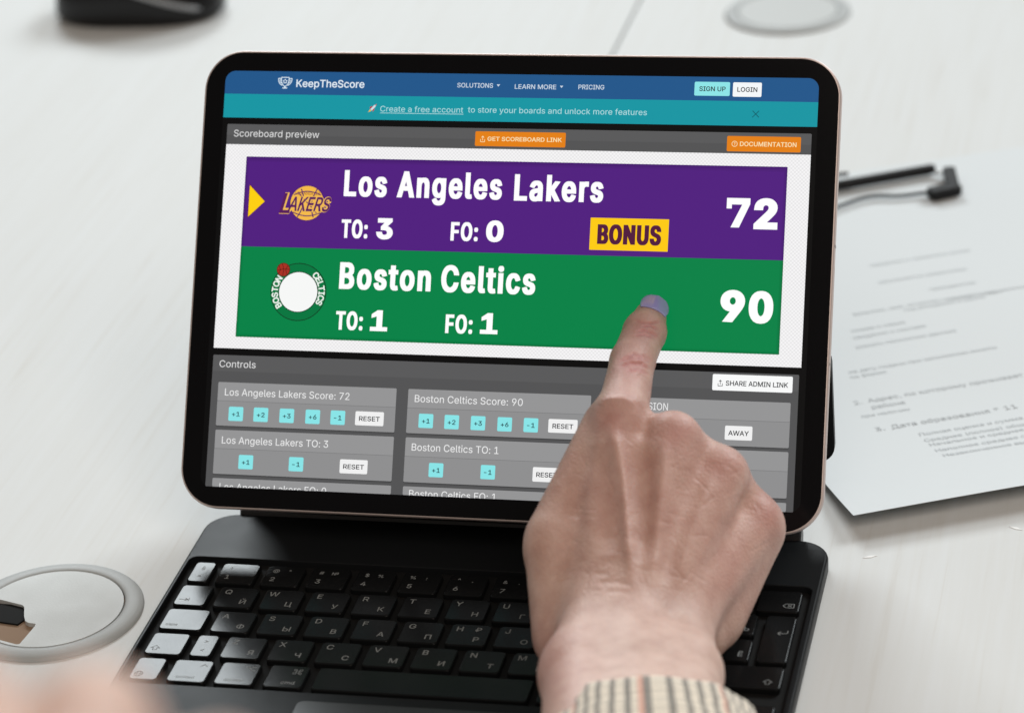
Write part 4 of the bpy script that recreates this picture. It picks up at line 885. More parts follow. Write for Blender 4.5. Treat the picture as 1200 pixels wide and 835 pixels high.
# scoreboard preview block
u = Ui()
u.panel(-128.1, 128.2, 159.0, 167.9, (84, 84, 85), 1, 0.5)
u.panel(-128.1, 128.2, 163.2, 167.9, (90, 90, 91), 2, 0.5)
u.text_px("Scoreboard preview", 274.4, 374.4, 156.8, 7.9, (224, 224, 224), 3, y1=157.4)
u.done("panel_header")
button((557, 154.9, 663, 172.2), (228, 129, 22), "GET SCOREBOARD LINK", 571.5, 658.7, 163.6, 4.9, (250, 226, 176), icon=(565.8, 163.2, "share"))
button((852, 160.2, 938.6, 178.2), (228, 129, 22), "DOCUMENTATION", 867.2, 933.6, 169.4, 5.2, (250, 226, 176), icon=(861, 168.8, "help"))

u = Ui()
u.panel(-128.1, 128.2, 69.6, 159.0, CHECK, 1, 0.05)
u.done("checker_panel")

PUR, GRE = (81, 31, 127), (2, 130, 71)


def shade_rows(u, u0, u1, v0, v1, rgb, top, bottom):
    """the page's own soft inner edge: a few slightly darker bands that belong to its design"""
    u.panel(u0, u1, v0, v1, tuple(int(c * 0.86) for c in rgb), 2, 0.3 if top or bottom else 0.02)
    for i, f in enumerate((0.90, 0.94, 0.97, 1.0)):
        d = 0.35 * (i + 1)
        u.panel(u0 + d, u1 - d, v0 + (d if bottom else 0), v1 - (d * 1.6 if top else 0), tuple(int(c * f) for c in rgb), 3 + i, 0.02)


u = Ui()
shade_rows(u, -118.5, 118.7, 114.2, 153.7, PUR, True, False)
a = [scr(*p) for p in ((293.0, 216.0), (290.4, 255.2), (311.2, 236.2))]
u.poly([a[1], a[2], a[0]], (120, 40, 40), 7)
a = [scr(*p) for p in ((293.4, 217.4), (291.2, 254.0), (310.6, 236.2))]
u.poly([a[1], a[2], a[0]], (253, 208, 14), 8)
u.done("score_row", "purple score row of the first team")
u = Ui()
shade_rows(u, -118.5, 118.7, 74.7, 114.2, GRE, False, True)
u.done("score_row", "green score row of the second team")

# ball-and-word emblem of the first team
u = Ui()
bu, bv = scr(360.3, 238.2)
GOLD, DPUR = (244, 186, 74), (84, 32, 106)
u.disc(bu, bv, 7.9, DPUR, 7)
u.disc(bu, bv, 7.5, GOLD, 8)
def arc_line(f, w, n=12):
    pts = []
    for i in range(n + 1):
        x, y = f(i / n)
        if math.hypot(x, y) <= 7.5:
            pts.append((bu + x, bv + y))
    u.line(pts, w, DPUR, 9)
arc_line(lambda t: (-7.4 + 14.8 * t, 2.9 + 3.2 * (2 * t - 1) ** 2 * 0 + 2.2 * math.sin(3.1 * t)), 0.45)
arc_line(lambda t: (-7.4 + 14.8 * t, -3.6 - 2.0 * math.sin(3.1 * t)), 0.45)
arc_line(lambda t: (-3.6 + 2.6 * math.sin(3.1 * t) - 1.2 * (1 - t), -7.4 + 14.8 * t), 0.5)
arc_line(lambda t: (3.6 - 2.2 * math.sin(3.1 * t) + 1.4 * t, -7.4 + 14.8 * t), 0.5)
arc_line(lambda t: (-6.8 + 13.6 * t, 7 - 13.6 * t), 0.4)
la, lb = scr(327, 239)[0], scr(388, 239)[0]
vm = scr(357, 239.4)[1]
big, rest = glyphs("L", 0.03)[0], None
for lay, off_, bold_, rgb in ((11, 0, 0.085, (240, 186, 88)), (12, 0, 0.022, (88, 28, 92))):
    u.text("AKERS", la + 4.2, lb - 0.9, vm, 6.2 + 8 * (bold_ - 0.012), rgb, lay, bold=bold_, shear=0.26)
    u.text("L", la + 0.4, la + 5.0, vm + 0.2, 8.8 + 8 * (bold_ - 0.012), rgb, lay, bold=bold_, shear=0.26)
u.text("LOS ANGELES", bu - 5.4, bu + 5.8, bv + 4.2, 1.35, (150, 92, 60), 13, bold=0.01)
u.done("team_emblem", "gold ball emblem with a purple slanted word")

# round emblem of the second team (the mascot figure left out)
u = Ui()
bu, bv = scr(350, 342.2)
ER = 12.3
u.disc(bu, bv, ER + 0.3, (14, 30, 22), 7)
u.disc(bu, bv, ER, (3, 118, 64), 8)
u.disc(bu, bv, 8.9, (14, 30, 22), 9)
u.disc(bu, bv, 8.6, (246, 247, 246), 10)
def ring_text(body, a_start, a_end, r, size, outward=True):
    n = len(body)
    for i, ch in enumerate(body):
        ang = math.radians(a_start + (a_end - a_start) * (i + 0.5) / n)
        v, f = glyphs(ch, 0.035)
        w = v[:, 0]
        c0 = (w.min() + w.max()) / 2
        X = (w - c0) * size
        Y = (v[:, 1] - CAPH / 2) * size
        rot = ang - math.pi / 2 if outward else ang + math.pi / 2
        c, s = math.cos(rot), math.sin(rot)
        pts = [(bu + r * math.cos(ang) + x * c - y * s, bv + r * math.sin(ang) + x * s + y * c) for x, y in zip(X, Y)]
        u.add(flat(pts, 11), f, u.m((240, 246, 240)))
ring_text("BOSTON", 222, 142, 10.55, 3.55)
ring_text("CELTICS", 50, -30, 10.55, 3.55)
tu, tv = scr(332.8, 316.2)
u.disc(tu, tv, 3.0, (60, 18, 18), 12)
u.disc(tu, tv, 2.75, (168, 48, 34), 13)
u.line([(tu - 2.6, tv - 0.4), (tu, tv + 0.3), (tu + 2.6, tv + 0.2)], 0.22, (50, 16, 16), 14)
u.line([(tu - 0.5, tv + 2.6), (tu + 0.2, tv), (tu - 0.1, tv - 2.6)], 0.22, (50, 16, 16), 15)
u.line([(tu + 1.9, tv + 1.8), (tu + 1.1, tv), (tu + 1.7, tv - 2.0)], 0.2, (50, 16, 16), 16)
u.line([(tu - 2.0, tv + 1.7), (tu - 1.3, tv), (tu - 1.9, tv - 1.8)], 0.2, (50, 16, 16), 17)
u.done("team_emblem", "round green and white emblem with a red ball on its rim")

# big words and numbers
W = (255, 255, 255)


def slab_seven(u, x0, x1, ym, h, rgb, layer):
    a, b, c, d = rect_px(x0, ym - h / 2, x1, ym + h / 2)
    w, hh = b - a, d - c
    pts = [(0.0, 1.0), (1.0, 1.0), (1.0, 0.80), (0.56, 0.0), (0.20, 0.0), (0.66, 0.78), (0.22, 0.78), (0.22, 0.64), (0.0, 0.64)]
    tri = [[(0, 1), (0, .64), (.22, .64), (.22, .78), (.22, 1)], [(.22, 1), (.22, .78), (.66, .78), (1, .80), (1, 1)], [(.66, .78), (.20, 0), (.56, 0), (1, .80)]]
    for t in tri:
        u.poly([(a + x * w, c + y * hh) for x, y in t], rgb, layer)


def slab_one(u, x0, x1, ym, h, rgb, layer):
    a, b, c, d = rect_px(x0, ym - h / 2, x1, ym + h / 2)
    w, hh = b - a, d - c
    for t in ([(0, 0), (1, 0), (1, .2), (0, .2)], [(.36, .2), (.70, .2), (.70, 1), (.40, 1), (.36, .9)], [(.06, .62), (.36, .70), (.36, .9), (.40, 1), (.06, .80)]):
        u.poly([(a + x * w, c + y * hh) for x, y in t], rgb, layer)


def words(name, items):
    u = Ui()
    for body, x0, x1, y0, cap, y1, bold, sp, fat in items:
        u.text_px(body, x0, x1, y0, cap, W, 8, y1=y1, bold=bold, spacing=sp, fat=fat)
    return u.done(name)


words("team_name", [("Los Angeles", 403.9, 589.0, 215.6, 30.5, 218.0, 0.03, 0.12, 0.028), ("Lakers", 603.2, 707.6, 219.6, 30.5, 222.3, 0.03, 0.12, 0.028)])
words("team_name", [("Boston", 398.4, 505.6, 323.2, 31, 325.6, 0.03, 0.12, 0.028), ("Celtics", 517.5, 628.0, 326.6, 31, 329.4, 0.03, 0.12, 0.028)])
for body, x0, x1, y0 in (("TO:", 400.5, 431.4, 268.4), ("FO:", 528.6, 560.6, 271.6), ("TO:", 394.0, 425.7, 375.8), ("FO:", 522.4, 554.2, 379.8)):
    words("caption", [(body, x0, x1, y0, 21.5, None, 0.03, 0.12, 0.03)])
words("digit", [("3", 441.4, 461, 268.2, 24.5, None, 0.05, 0.0, 0.02)])
words("digit", [("0", 570, 590.6, 271.2, 24.5, None, 0.05, 0.0, 0.02)])
for x0, x1, ym in ((434.4, 454.6, 375.8), (563.2, 583.8, 379.2)):
    u = Ui()
    slab_one(u, x0, x1, ym, 24.5, W, 8)
    u.done("digit")
u = Ui()
slab_seven(u, 851.5, 879.0, 249.6, 34.5, W, 8)
u.text_px("2", 883.6, 911.8, 251.0, 35, W, 8, bold=0.055, fat=0.02)
u.done("score")
u = Ui()
u.text_px("9", 844.3, 873.2, 358.9, 36, W, 8, bold=0.055, fat=0.02)
u.text_px("0", 877.6, 906.4, 360.2, 36, W, 8, bold=0.055, fat=0.02)
u.done("score")
u = Ui()
a, b, c, d = rect_px(691.6, 256.2, 783.6, 294.0)
u.panel(a, b, c, d, (253, 203, 18), 8, 0.15)
u.text_px("BONUS", 700.4, 775.2, 275.0, 22.5, (82, 28, 62), 9, y1=275.8, bold=0.035, spacing=0.1, fat=0.045)
u.done("bonus_badge")

# controls block
u = Ui()
u.panel(-128.0, 127.5, S_Z0 + 0.05, 66.6, (84, 84, 85), 1, 0.5)
u.panel(-127.9, 127.4, 59.6, 66.5, (90, 90, 91), 2, 0.5)
u.text_px("Controls", 257.5, 300, 426.6, 7.9, (226, 226, 226), 3)
u.done("control_panel")
button((835, 439.6, 929, 458.6), (248, 249, 249), "SHARE ADMIN LINK", 850.6, 923.8, 450.0, 5.6, DARK_T, icon=(844.2, 448.8, "share"))


def card(u0, u1, v0, v1, title=None, tx0=0, tx1=0, ty=0, ty1=None, clip=False):
    u = Ui()
    split = v1 - 8.0
    u.panel(u0, u1, v0 - 0.5, v1 - 0.5, (66, 66, 67), 2, 0.5)
    u.panel(u0, u1, v0, v1, (143, 143, 144), 3, 0.5)
    u.panel(u0 + 0.1, u1 - 0.1, max(split, S_Z0 + 0.05), v1 - 0.1, (149, 149, 150), 4, 0.4)
    if split > S_Z0 + 1:
        u.panel(u0 + 0.1, u1 - 0.1, split - 0.25, split, (124, 124, 125), 5, 0.01)
    if title:
        u.text_px(title, tx0, tx1, ty, 8.1, (238, 238, 238), 6, y1=ty1, clip=clip)
    u.done("control_card")


C1, C2, C3 = (-124.9, -44.9), (-39.7, 40.0), (45.1, 124.5)
card(*C1, 35.9, 54.8, "Los Angeles Lakers Score: 72", 264, 410, 460, 463.4)
card(*C2, 35.9, 54.8, "Boston Celtics Score: 90", 486.4, 613, 467.7, 470.3)
uu = scr(783, 476.8)
card(*C3, 35.9, 54.8)
u = Ui()
u.text("POSSESSION", 51.2, uu[0], uu[1] + 0.1, 3.0, (238, 238, 238), 7)
u.done("card_title")
card(*C1, 15.0, 34.1, "Los Angeles Lakers TO: 3", 260.4, 385, 516.3, 519.0)
card(*C2, 15.0, 34.1, "Boston Celtics TO: 1", 482.8, 584.6, 524.3, 526.7)
card(*C3, 15.0, 34.3)
card(*C1, S_Z0 + 0.1, 13.2, "Los Angeles Lakers FO: 0", 257.5, 382.6, 570.5, 574.6, clip=True)
card(*C2, S_Z0 + 0.1, 13.2, "Boston Celtics FO: 1", 479.6, 581.7, 578.8, 581.4, clip=True)
card(*C3, S_Z0 + 0.1, 13.2)

CY = (137, 228, 231)


def small(cx_, cy_, body):
    button((cx_ - 8.5, cy_ - 8.3, cx_ + 8.5, cy_ + 8.3), CY, body, cx_ - 4.6, cx_ + 4.6, cy_ + 0.2, 5.4, (42, 74, 80), layer=6, bold=0.02)


for c_, b_ in (((276.8, 484.8), "+1"), ((306, 485.8), "+2"), ((336.4, 487), "+3"), ((366.8, 488.2), "+6"), ((396.2, 489.2), "-1"),
               ((499.4, 493), "+1"), ((529.6, 494.4), "+2"), ((560.5, 495.6), "+3"), ((591.7, 497), "+6"), ((622.4, 498), "-1"),
               ((288.4, 541.2), "+1"), ((347.3, 543.7), "-1"), ((511.2, 550.6), "+1"), ((572, 553), "-1")):
    small(*c_, b_)
for x0, y0, x1, y1, b_ in ((416.6, 482.2, 450, 498.6, "RESET"), (642.8, 491.2, 677, 507.2, "RESET"), (849.6, 499, 881.8, 515.6, "AWAY"),
                           (398.4, 538.4, 431, 554.8, "RESET"), (624.4, 547.6, 657.4, 564.6, "RESET")):
    cx_, cy_ = (x0 + x1) / 2, (y0 + y1) / 2
    button((x0, y0, x1, y1), (240, 240, 240), b_, cx_ - 12.2, cx_ + 12.2, cy_ + 0.2, 5.4, (44, 46, 48), layer=6, bold=0.02)


# ------------------------------------------------------------------ keyboard case
KX0, KX1, KY0, KY1 = -135.3, 139.8, -216.0, -3.0
case = thing("keyboard_case", "black fabric keyboard case standing open under the tablet with Latin and Cyrillic keys", "keyboard", (2, -110, TZ))
CO = (2, -110, TZ)
WX0, WX1, WY0, WY1 = -133.0, 136.4, -141.2, -41.2
mb = MB()
n = 8
out = lambda i, z, r=14: [(x, y, z) for x, y in rrect(KX0 + i, KX1 - i, KY0 + i, KY1 - i, r - i, n)]
well = lambda i, z, r=4: [(x, y, z) for x, y in rrect(WX0 + i, WX1 - i, WY0 + i, WY1 - i, r, n)]
mb.loops([out(0.8, TZ + 0.02), out(0.1, TZ + 0.8), out(0, TZ + 3), out(0, -1.4), out(0.25, -0.4), out(0.7, 0.15), out(1.3, 0.3), well(-0.4, 0.3, 4.4), well(0, 0.05), well(0, -2.6)], 0, cap1=False)
deck = mb.build("deck", BLACK_SOFT, case, CO)
mb = MB()
mb.loops([well(-0.05, -3.2), well(-0.05, -2.6)])
mb.build("key_well", WELL_BLACK, case, CO)


def key(x0, x1, row, legends=(), h=16.4, dy=0.0, y0=None):
    yb = (-61.5 - 19.25 * row + dy) if y0 is None else y0
    mb = MB()
    ol = rrect(x0, x1, yb, yb + h, 1.7, 5)
    cx, cy = (x0 + x1) / 2, yb + h / 2
    hx, hy = (x1 - x0) / 2, h / 2

    def off(i, z):
        return [(cx + (p - cx) * (1 - i / hx), cy + (q_ - cy) * (1 - i / hy), z) for p, q_ in ol]
    mb.loops([off(0.0, -2.5), off(0.05, -0.5), off(0.25, -0.12), off(0.6, 0.0)])
    o = mb.build("key", KEY_BLACK, case, CO)
    lg = MB()
    for it in legends:
        if callable(it):
            it(lg, x0, yb, x1, yb + h)
            continue
        body, fx, fy, size = it
        v, f = glyphs(body, 0.012)
        if not len(v):
            continue
        w = v[:, 0].max() - v[:, 0].min()
        px, py = (x0 + fx if fx >= 0 else x1 + fx), yb + fy
        X = px + (v[:, 0] - v[:, 0].min() - w / 2) * size
        Y = py + (v[:, 1] - CAPH / 2) * size
        lg.add([(a, b, 0.03) for a, b in zip(X, Y)], f)
    if lg.v:
        lo = lg.build("legend", LEGEND, None, CO)
        lo.parent = o
    return o


def seg(lg, pts, w=0.42):
    for (ax, ay), (bx, by) in zip(pts, pts[1:]):
        d = math.hypot(bx - ax, by - ay)
        nx, ny = -(by - ay) / d * w / 2, (bx - ax) / d * w / 2
        ex, ey = (bx - ax) / d * w / 2, (by - ay) / d * w / 2
        lg.add([(ax - nx - ex, ay - ny - ey, .03), (bx - nx + ex, by - ny + ey, .03), (bx + nx + ex, by + ny + ey, .03), (ax + nx - ex, ay + ny - ey, .03)], [[0, 1, 2, 3]])


def sym(kind, fx, fy):
    def draw(lg, x0, y0, x1, y1):
        cx = x0 + fx if fx >= 0 else x1 + fx
        cy = y0 + fy
        P = lambda l: [(cx + a, cy + b) for a, b in l]
        if kind == "option":
            seg(lg, P([(-2, 1.2), (-0.8, 1.2), (0.8, -1.2), (2, -1.2)]))
            seg(lg, P([(0.5, 1.2), (2, 1.2)]))
        elif kind == "command":
            for sx in (-1, 1):
                for sy in (-1, 1):
                    seg(lg, P([(sx * .65, sy * .65), (sx * .65, sy * 1.7), (sx * 1.7, sy * 1.7), (sx * 1.7, sy * .65), (sx * .65, sy * .65)]), .34)
            seg(lg, P([(-.65, .65), (.65, .65), (.65, -.65), (-.65, -.65), (-.65, .65)]), .34)
        elif kind == "control":
            seg(lg, P([(-1.4, -0.4), (0, 1), (1.4, -0.4)]))
        elif kind == "globe":
            pts = [(1.7 * math.cos(t * .3142), 1.7 * math.sin(t * .3142)) for t in range(21)]
            seg(lg, P(pts), .3)
            seg(lg, P([(.8 * math.cos(t * .3142), 1.7 * math.sin(t * .3142)) for t in range(21)]), .26)
            seg(lg, P([(-1.7, 0), (1.7, 0)]), .26)
        elif kind == "delete":
            seg(lg, P([(-2.4, 0), (-1.1, 1.5), (2.2, 1.5), (2.2, -1.5), (-1.1, -1.5), (-2.4, 0)]), .36)
            seg(lg, P([(-.2, .7), (1.2, -.7)]), .32)
            seg(lg, P([(-.2, -.7), (1.2, .7)]), .32)
        elif kind == "enter":
            seg(lg, P([(2.0, 1.6), (2.0, -.4), (-2.0, -.4)]), .4)
            seg(lg, P([(-.9, .7), (-2.0, -.4), (-.9, -1.5)]), .4)
        elif kind == "shift":
            seg(lg, P([(0, 1.8), (-1.8, 0), (-.8, 0), (-.8, -1.5), (.8, -1.5), (.8, 0), (1.8, 0), (0, 1.8)]), .34)
        elif kind == "tab":
            seg(lg, P([(-2, 0), (1.6, 0)]), .36)
            seg(lg, P([(.5, 1), (1.6, 0), (.5, -1)]), .36)
            seg(lg, P([(2.1, 1.1), (2.1, -1.1)]), .36)
        else:
            s = {"left": -1, "right": 1}.get(kind)
            if s:
                lg.add([(cx - s * .8, cy - 1.1, .03), (cx + s * 1.1, cy, .03), (cx - s * .8, cy + 1.1, .03)], [[0, 1, 2] if s > 0 else [2, 1, 0]])
            else:
                t = 1 if kind == "up" else -1
                lg.add([(cx - 1.1, cy - t * .8, .03), (cx + 1.1, cy - t * .8, .03), (cx, cy + t * 1.0, .03)], [[0, 1, 2] if t > 0 else [2, 1, 0]])
    return draw


def two(a, b):
    return [(a, 4.1, 12.4, 4.5), (b, -4.6, 5.0, 4.5)]


PX, KW, PN, NW = 20.06, 16.9, 15.75, 12.7
key(-129.2, -119.8, 0, [("§", 4.7, 11.4, 3.4), (">", 4.7, 5.0, 3.4)])
nums = [("1", "!", ""), ("2", "@", "\""), ("3", "#", "№"), ("4", "$", "%"), ("5", "%", ":"), ("6", "^", ","), ("7", "&", "."), ("8", "*", ";"), ("9", "(", ""), ("0", ")", "")]
for i, (d_, s_, c_) in enumerate(nums):
    x = -116.8 + i * PX
    key(x, x + KW, 0, [(s_, 4.6, 12.2, 3.2), (d_, 4.6, 5.2, 4.2)] + ([(c_, 10.6, 12.0, 3.0)] if c_ else []))
for i, (d_, s_) in enumerate((("-", "_"), ("=", "+"))):
    x = 83.8 + i * PN
    key(x, x + NW, 0, [(s_, 4.0, 12.2, 3.2), (d_, 4.0, 5.2, 4.0)])
key(115.3, 133.0, 0, [sym("delete", -4.6, 5.0)])
key(-129.2, -115.2, 1, [sym("tab", 4.0, 4.6)])
for i, (a_, b_) in enumerate(zip("QWERTYUIOP", "ЙЦУКЕНГШЩЗ")):
    x = -111.8 + i * PX
    key(x, x + KW, 1, two(a_, b_))
for i, (a_, b_) in enumerate((("[", "Х"), ("]", "Ъ"))):
    x = 88.8 + i * PN
    key(x, x + NW, 1, [(a_, 3.4, 12.4, 3.6), (b_, -3.8, 5.0, 4.0)])
key(-129.2, -110.4, 2, [("caps", 5.0, 4.0, 2.4)])
for i, (a_, b_) in enumerate(zip("ASDFGHJKL", "ФЫВАПРОЛД")):
    x = -107.0 + i * PX
    key(x, x + KW, 2, two(a_, b_) + ([("₽", -5.0, 12.4, 4.2)] if a_ == "H" else []))
for i, (a_, b_) in enumerate(((";", "Ж"), ("'", "Э"), ("\\", "Ё"))):
    x = 73.6 + i * PN
    key(x, 117.8 if i == 2 else x + NW, 2, [(a_, 3.4, 12.4, 3.6), (b_, -3.8, 5.0, 4.2)])
key(120.7, 133.0, 2, [sym("enter", -4.4, 22.5)], h=35.6)
key(-129.2, -113.1, 3, [sym("shift", 4.0, 4.6)])
key(-109.8, -100.5, 3, [(">", 4.7, 11.6, 3.2), ("<", 4.7, 5.0, 3.2)])
for i, (a_, b_) in enumerate(zip("ZXCVBNM", "ЯЧСМИТЬ")):
    x = -96.8 + i * PX
    key(x, x + KW, 3, two(a_, b_))
for i, (a_, b_) in enumerate(((",", "Б"), (".", "Ю"), ("/", "."))):
    x = 43.6 + i * PN
    key(x, x + NW, 3, [(a_, 3.4, 12.4, 3.6), (b_, -3.8, 5.0, 4.0)])
key(90.9, 133.0, 3, [sym("shift", -5.4, 5.0)])
key(-129.4, -117.0, 4, [sym("globe", 3.6, 4.2)])
key(-113.4, -96.8, 4, [sym("control", -3.6, 12.4), ("control", 7.6, 3.6, 2.4)])
key(-93.4, -76.8, 4, [sym("option", -4.0, 12.2), ("option", 7.8, 3.6, 2.7)])
key(-72.8, -56.4, 4, [sym("command", -4.4, 12.0), ("cmd", -6.4, 3.8, 2.9)])
key(-52.6, 36.0, 4)
key(39.2, 56.0, 4, [sym("command", 4.4, 12.0), ("cmd", 6.4, 3.8, 2.9)])
key(59.2, 75.0, 4, [sym("option", 4.0, 12.2)])
key(78.2, 94.0, 4, [sym("left", 7.9, 3.9)], h=7.8)
key(97.2, 113.2, 4, [sym("up", 8.0, 3.9)], h=7.8, dy=8.6)
key(97.2, 113.2, 4, [sym("down", 8.0, 3.9)], h=7.8)
key(116.4, 133.0, 4, [sym("right", 8.2, 3.9)], h=7.8)
mb = MB()
mb.slab(rrect(-54.6, 52.0, -208, -147.6, 3, 5), 0.2, 0.55, 0.2)
mb.build("trackpad", pbr("trackpad_glass", (0.018, 0.018, 0.019), 0.3, spec=0.4), case, CO)
# hinge barrel along the rear edge, and the folding stand behind the tablet
mb = MB()
A = [2 * math.pi * i / 20 for i in range(20)]
mb.loops([[(x, 0.6 + r * math.cos(a), -1.2 + r * math.sin(a)) for a in A] for x, r in ((-122.5, 4.2), (-122, 4.8), (126.0, 4.8), (126.6, 4.2))])
mb.build("hinge", pbr("dark_hinge_metal", (0.03, 0.03, 0.032), 0.35, metal=0.5), case, CO, smooth=False)
mb = MB()


def strip(x0, x1, prof, r):                                  # a panel following (y, z) points, 4 mm thick
    (ya, za), (yb, zb) = prof
    L_ = math.hypot(yb - ya, zb - za)
    dy, dz = (yb - ya) / L_, (zb - za) / L_
    ny, nz = dz, -dy
    ol = rrect(x0, x1, 0, L_, r, 6)
    return [[(x, ya + dy * t + ny * k, za + dz * t + nz * k) for x, t in ol] for k in (0, 3.6)]


B6 = BASE - NRM * 6.3                                        # back of the tablet
fold = B6 + UPV * 78
mb.loops(strip(-121, 125.5, ((2.5, 1.5), (fold[1] + 9, fold[2] - 26)), 5))
mb.loops(strip(-126.0, 138.6, ((fold[1] + 6.0, 24.0), (fold[1] + 1.0, fold[2])), 8))
mb.build("lower_stand", BLACK_SOFT, case, CO)
mb = MB()
top_ = B6 + UPV * 199
mb.loops(strip(-136.5, 135.5, ((fold[1], fold[2] + 1.0), (top_[1], top_[2])), 12))
mb.build("back_panel", BLACK_SOFT, case, CO)


# ------------------------------------------------------------------ cable grommets
def grommet(cx, cy, label, notch):
    t = thing("cable_grommet", label, "cable grommet", (cx, cy, TZ), group="round cable grommets in the desk")
    N = 64
    circ = lambda r, z: [(r * math.cos(2 * math.pi * i / N), r * math.sin(2 * math.pi * i / N), z) for i in range(N)]
    mb = MB()
    mb.loops([circ(39.4, 0.02), circ(39.4, 0.7), circ(38.7, 1.5), circ(37.0, 2.2), circ(34.2, 2.65), circ(32.2, 2.55), circ(31.5, 2.2), circ(31.4, 0.05)], cap0=False, cap1=False)
    mb.build("ring", RING_GREY, t, smooth=True)
    mb = MB()
    mb.loops([circ(31.35, 0.04), circ(31.35, 0.3)])
    mb.build("cavity", BROWN_CORE if notch else HOLE, t)
    # lid, with a cut-out for cables on one side
    ol = []
    if notch:
        cut = [np.array(p) for p in notch]
        ang = lambda p: math.atan2(p[1], p[0])
        a_end, a_start = ang(cut[0]), ang(cut[-1])
        if a_end < a_start:
            a_end += 2 * math.pi
        for i in range(81):
            a = a_start + (a_end - a_start) * i / 80
            ol.append((30.9 * math.cos(a), 30.9 * math.sin(a)))
        ol += [tuple(p) for p in cut[1:-1]]
        mb = MB()
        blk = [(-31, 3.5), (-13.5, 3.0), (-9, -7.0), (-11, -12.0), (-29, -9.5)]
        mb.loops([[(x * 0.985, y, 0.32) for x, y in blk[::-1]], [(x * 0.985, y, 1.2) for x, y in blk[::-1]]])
        mb.build("slot_shade", HOLE, t)  # black block stands in for the shaded depth of the slot
    else:
        ol = [(30.9 * math.cos(2 * math.pi * i / 80), 30.9 * math.sin(2 * math.pi * i / 80)) for i in range(80)]
    k_ = len(ol)
    V2_, F2_ = fill([np.array(ol)])
    mb = MB()
    mb.add([(x, y, 2.35) for x, y in V2_], F2_)
    mb.add([(x, y, 0.36) for x, y in V2_], [f[::-1] for f in F2_])
    mb.add([(x, y, 0.36) for x, y in ol] + [(x, y, 2.35) for x, y in ol], [[i, (i + 1) % k_, k_ + (i + 1) % k_, k_ + i] for i in range(k_)])
    mb.build("lid", GROMMET, t)
    return t


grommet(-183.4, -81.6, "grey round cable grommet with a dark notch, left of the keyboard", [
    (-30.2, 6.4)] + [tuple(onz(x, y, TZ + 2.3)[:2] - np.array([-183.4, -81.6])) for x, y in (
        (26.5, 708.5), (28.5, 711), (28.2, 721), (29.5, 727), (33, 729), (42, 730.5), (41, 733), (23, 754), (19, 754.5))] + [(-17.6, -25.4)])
grommet(33.6, 660.8, "blurred grey round cable grommet on the desk behind the tablet", None)


# ------------------------------------------------------------------ papers
def sheet(name, corner, ang, w, l, lift, label, z0=0.0):
    """a sheet whose near edge curls up; corner = near left corner (mm)"""
    t = thing(name, label, "paper", (corner[0], corner[1], TZ), (0, 0, ang), "printed sheets beside the tablet")
    nx, ny = 14, 36
    v, f = [], []

    def hz(y, x):
        return z0 + lift * max(0.0, 1 - y / 120.0) ** 2 + (0.25 * math.sin(x * 0.03 + y * 0.021) if lift else 0)
    for j in range(ny + 1):
        for i in range(nx + 1):
            x, y = w * i / nx, l * j / ny
            v.append((x, y, hz(y, x)))
    top_n = len(v)
    v += [(x, y, z - 0.14) for x, y, z in v]
    for j in range(ny):
        for i in range(nx):
            a = j * (nx + 1) + i
            q_ = [a, a + 1, a + nx + 2, a + nx + 1]
            f.append(q_)
            f.append([k + top_n for k in q_[::-1]])
    v += [tuple(p) for p in v[:2 * top_n]]                    # the cut edge has corners of its own
    rim = [2 * top_n + i for i in range(nx + 1)] + [2 * top_n + j * (nx + 1) + nx for j in range(1, ny + 1)] + [2 * top_n + ny * (nx + 1) + i for i in range(nx - 1, -1, -1)] + [2 * top_n + j * (nx + 1) for j in range(ny - 1, 0, -1)]
    for a, b in zip(rim, rim[1:] + rim[:1]):
        f.append([a, a + top_n, b + top_n, b])
    link_mesh("page", v, f, PAPER, None, t, smooth=True)
    return t, hz


PC = onz(1000, 603, TZ + 9.6)
PE = onz(1200, 568, TZ + 9.6)
PANG = math.atan2(PE[1] - PC[1], PE[0] - PC[0])
page, PHZ = sheet("paper_sheet", PC, PANG, 210, 322, 8.8, "printed white sheet with lifted near edge, lying right of the tablet", 0.6)
q0 = onz(1120, 196, TZ)
page2, _ = sheet("paper_sheet", (PC[0] - 4, PC[1] + 88, 0), PANG - 0.02, 210, 297, 0.0, "second white sheet, showing only beyond the far edge of the printed one", 0.25)


def paper_xy(px, py):
    p = onz(px, py, TZ + 2)[:2] - PC[:2]
    c, s = math.cos(PANG), math.sin(PANG)
    return p[0] * c + p[1] * s, -p[0] * s + p[1] * c


def print_line(body, px, py, size, bold=0.0):
    ink = MB()
    x0, y0 = paper_xy(px, py)
    v, f = glyphs(body, bold)
    P_ = []
    for a, b, _c in v:
        x, y = x0 + a * size, y0 + b * size
        P_.append((x, y, PHZ(min(y, 322), x) + 0.22))
    ink.add(P_, f)
    ink.build("print", INK, page)


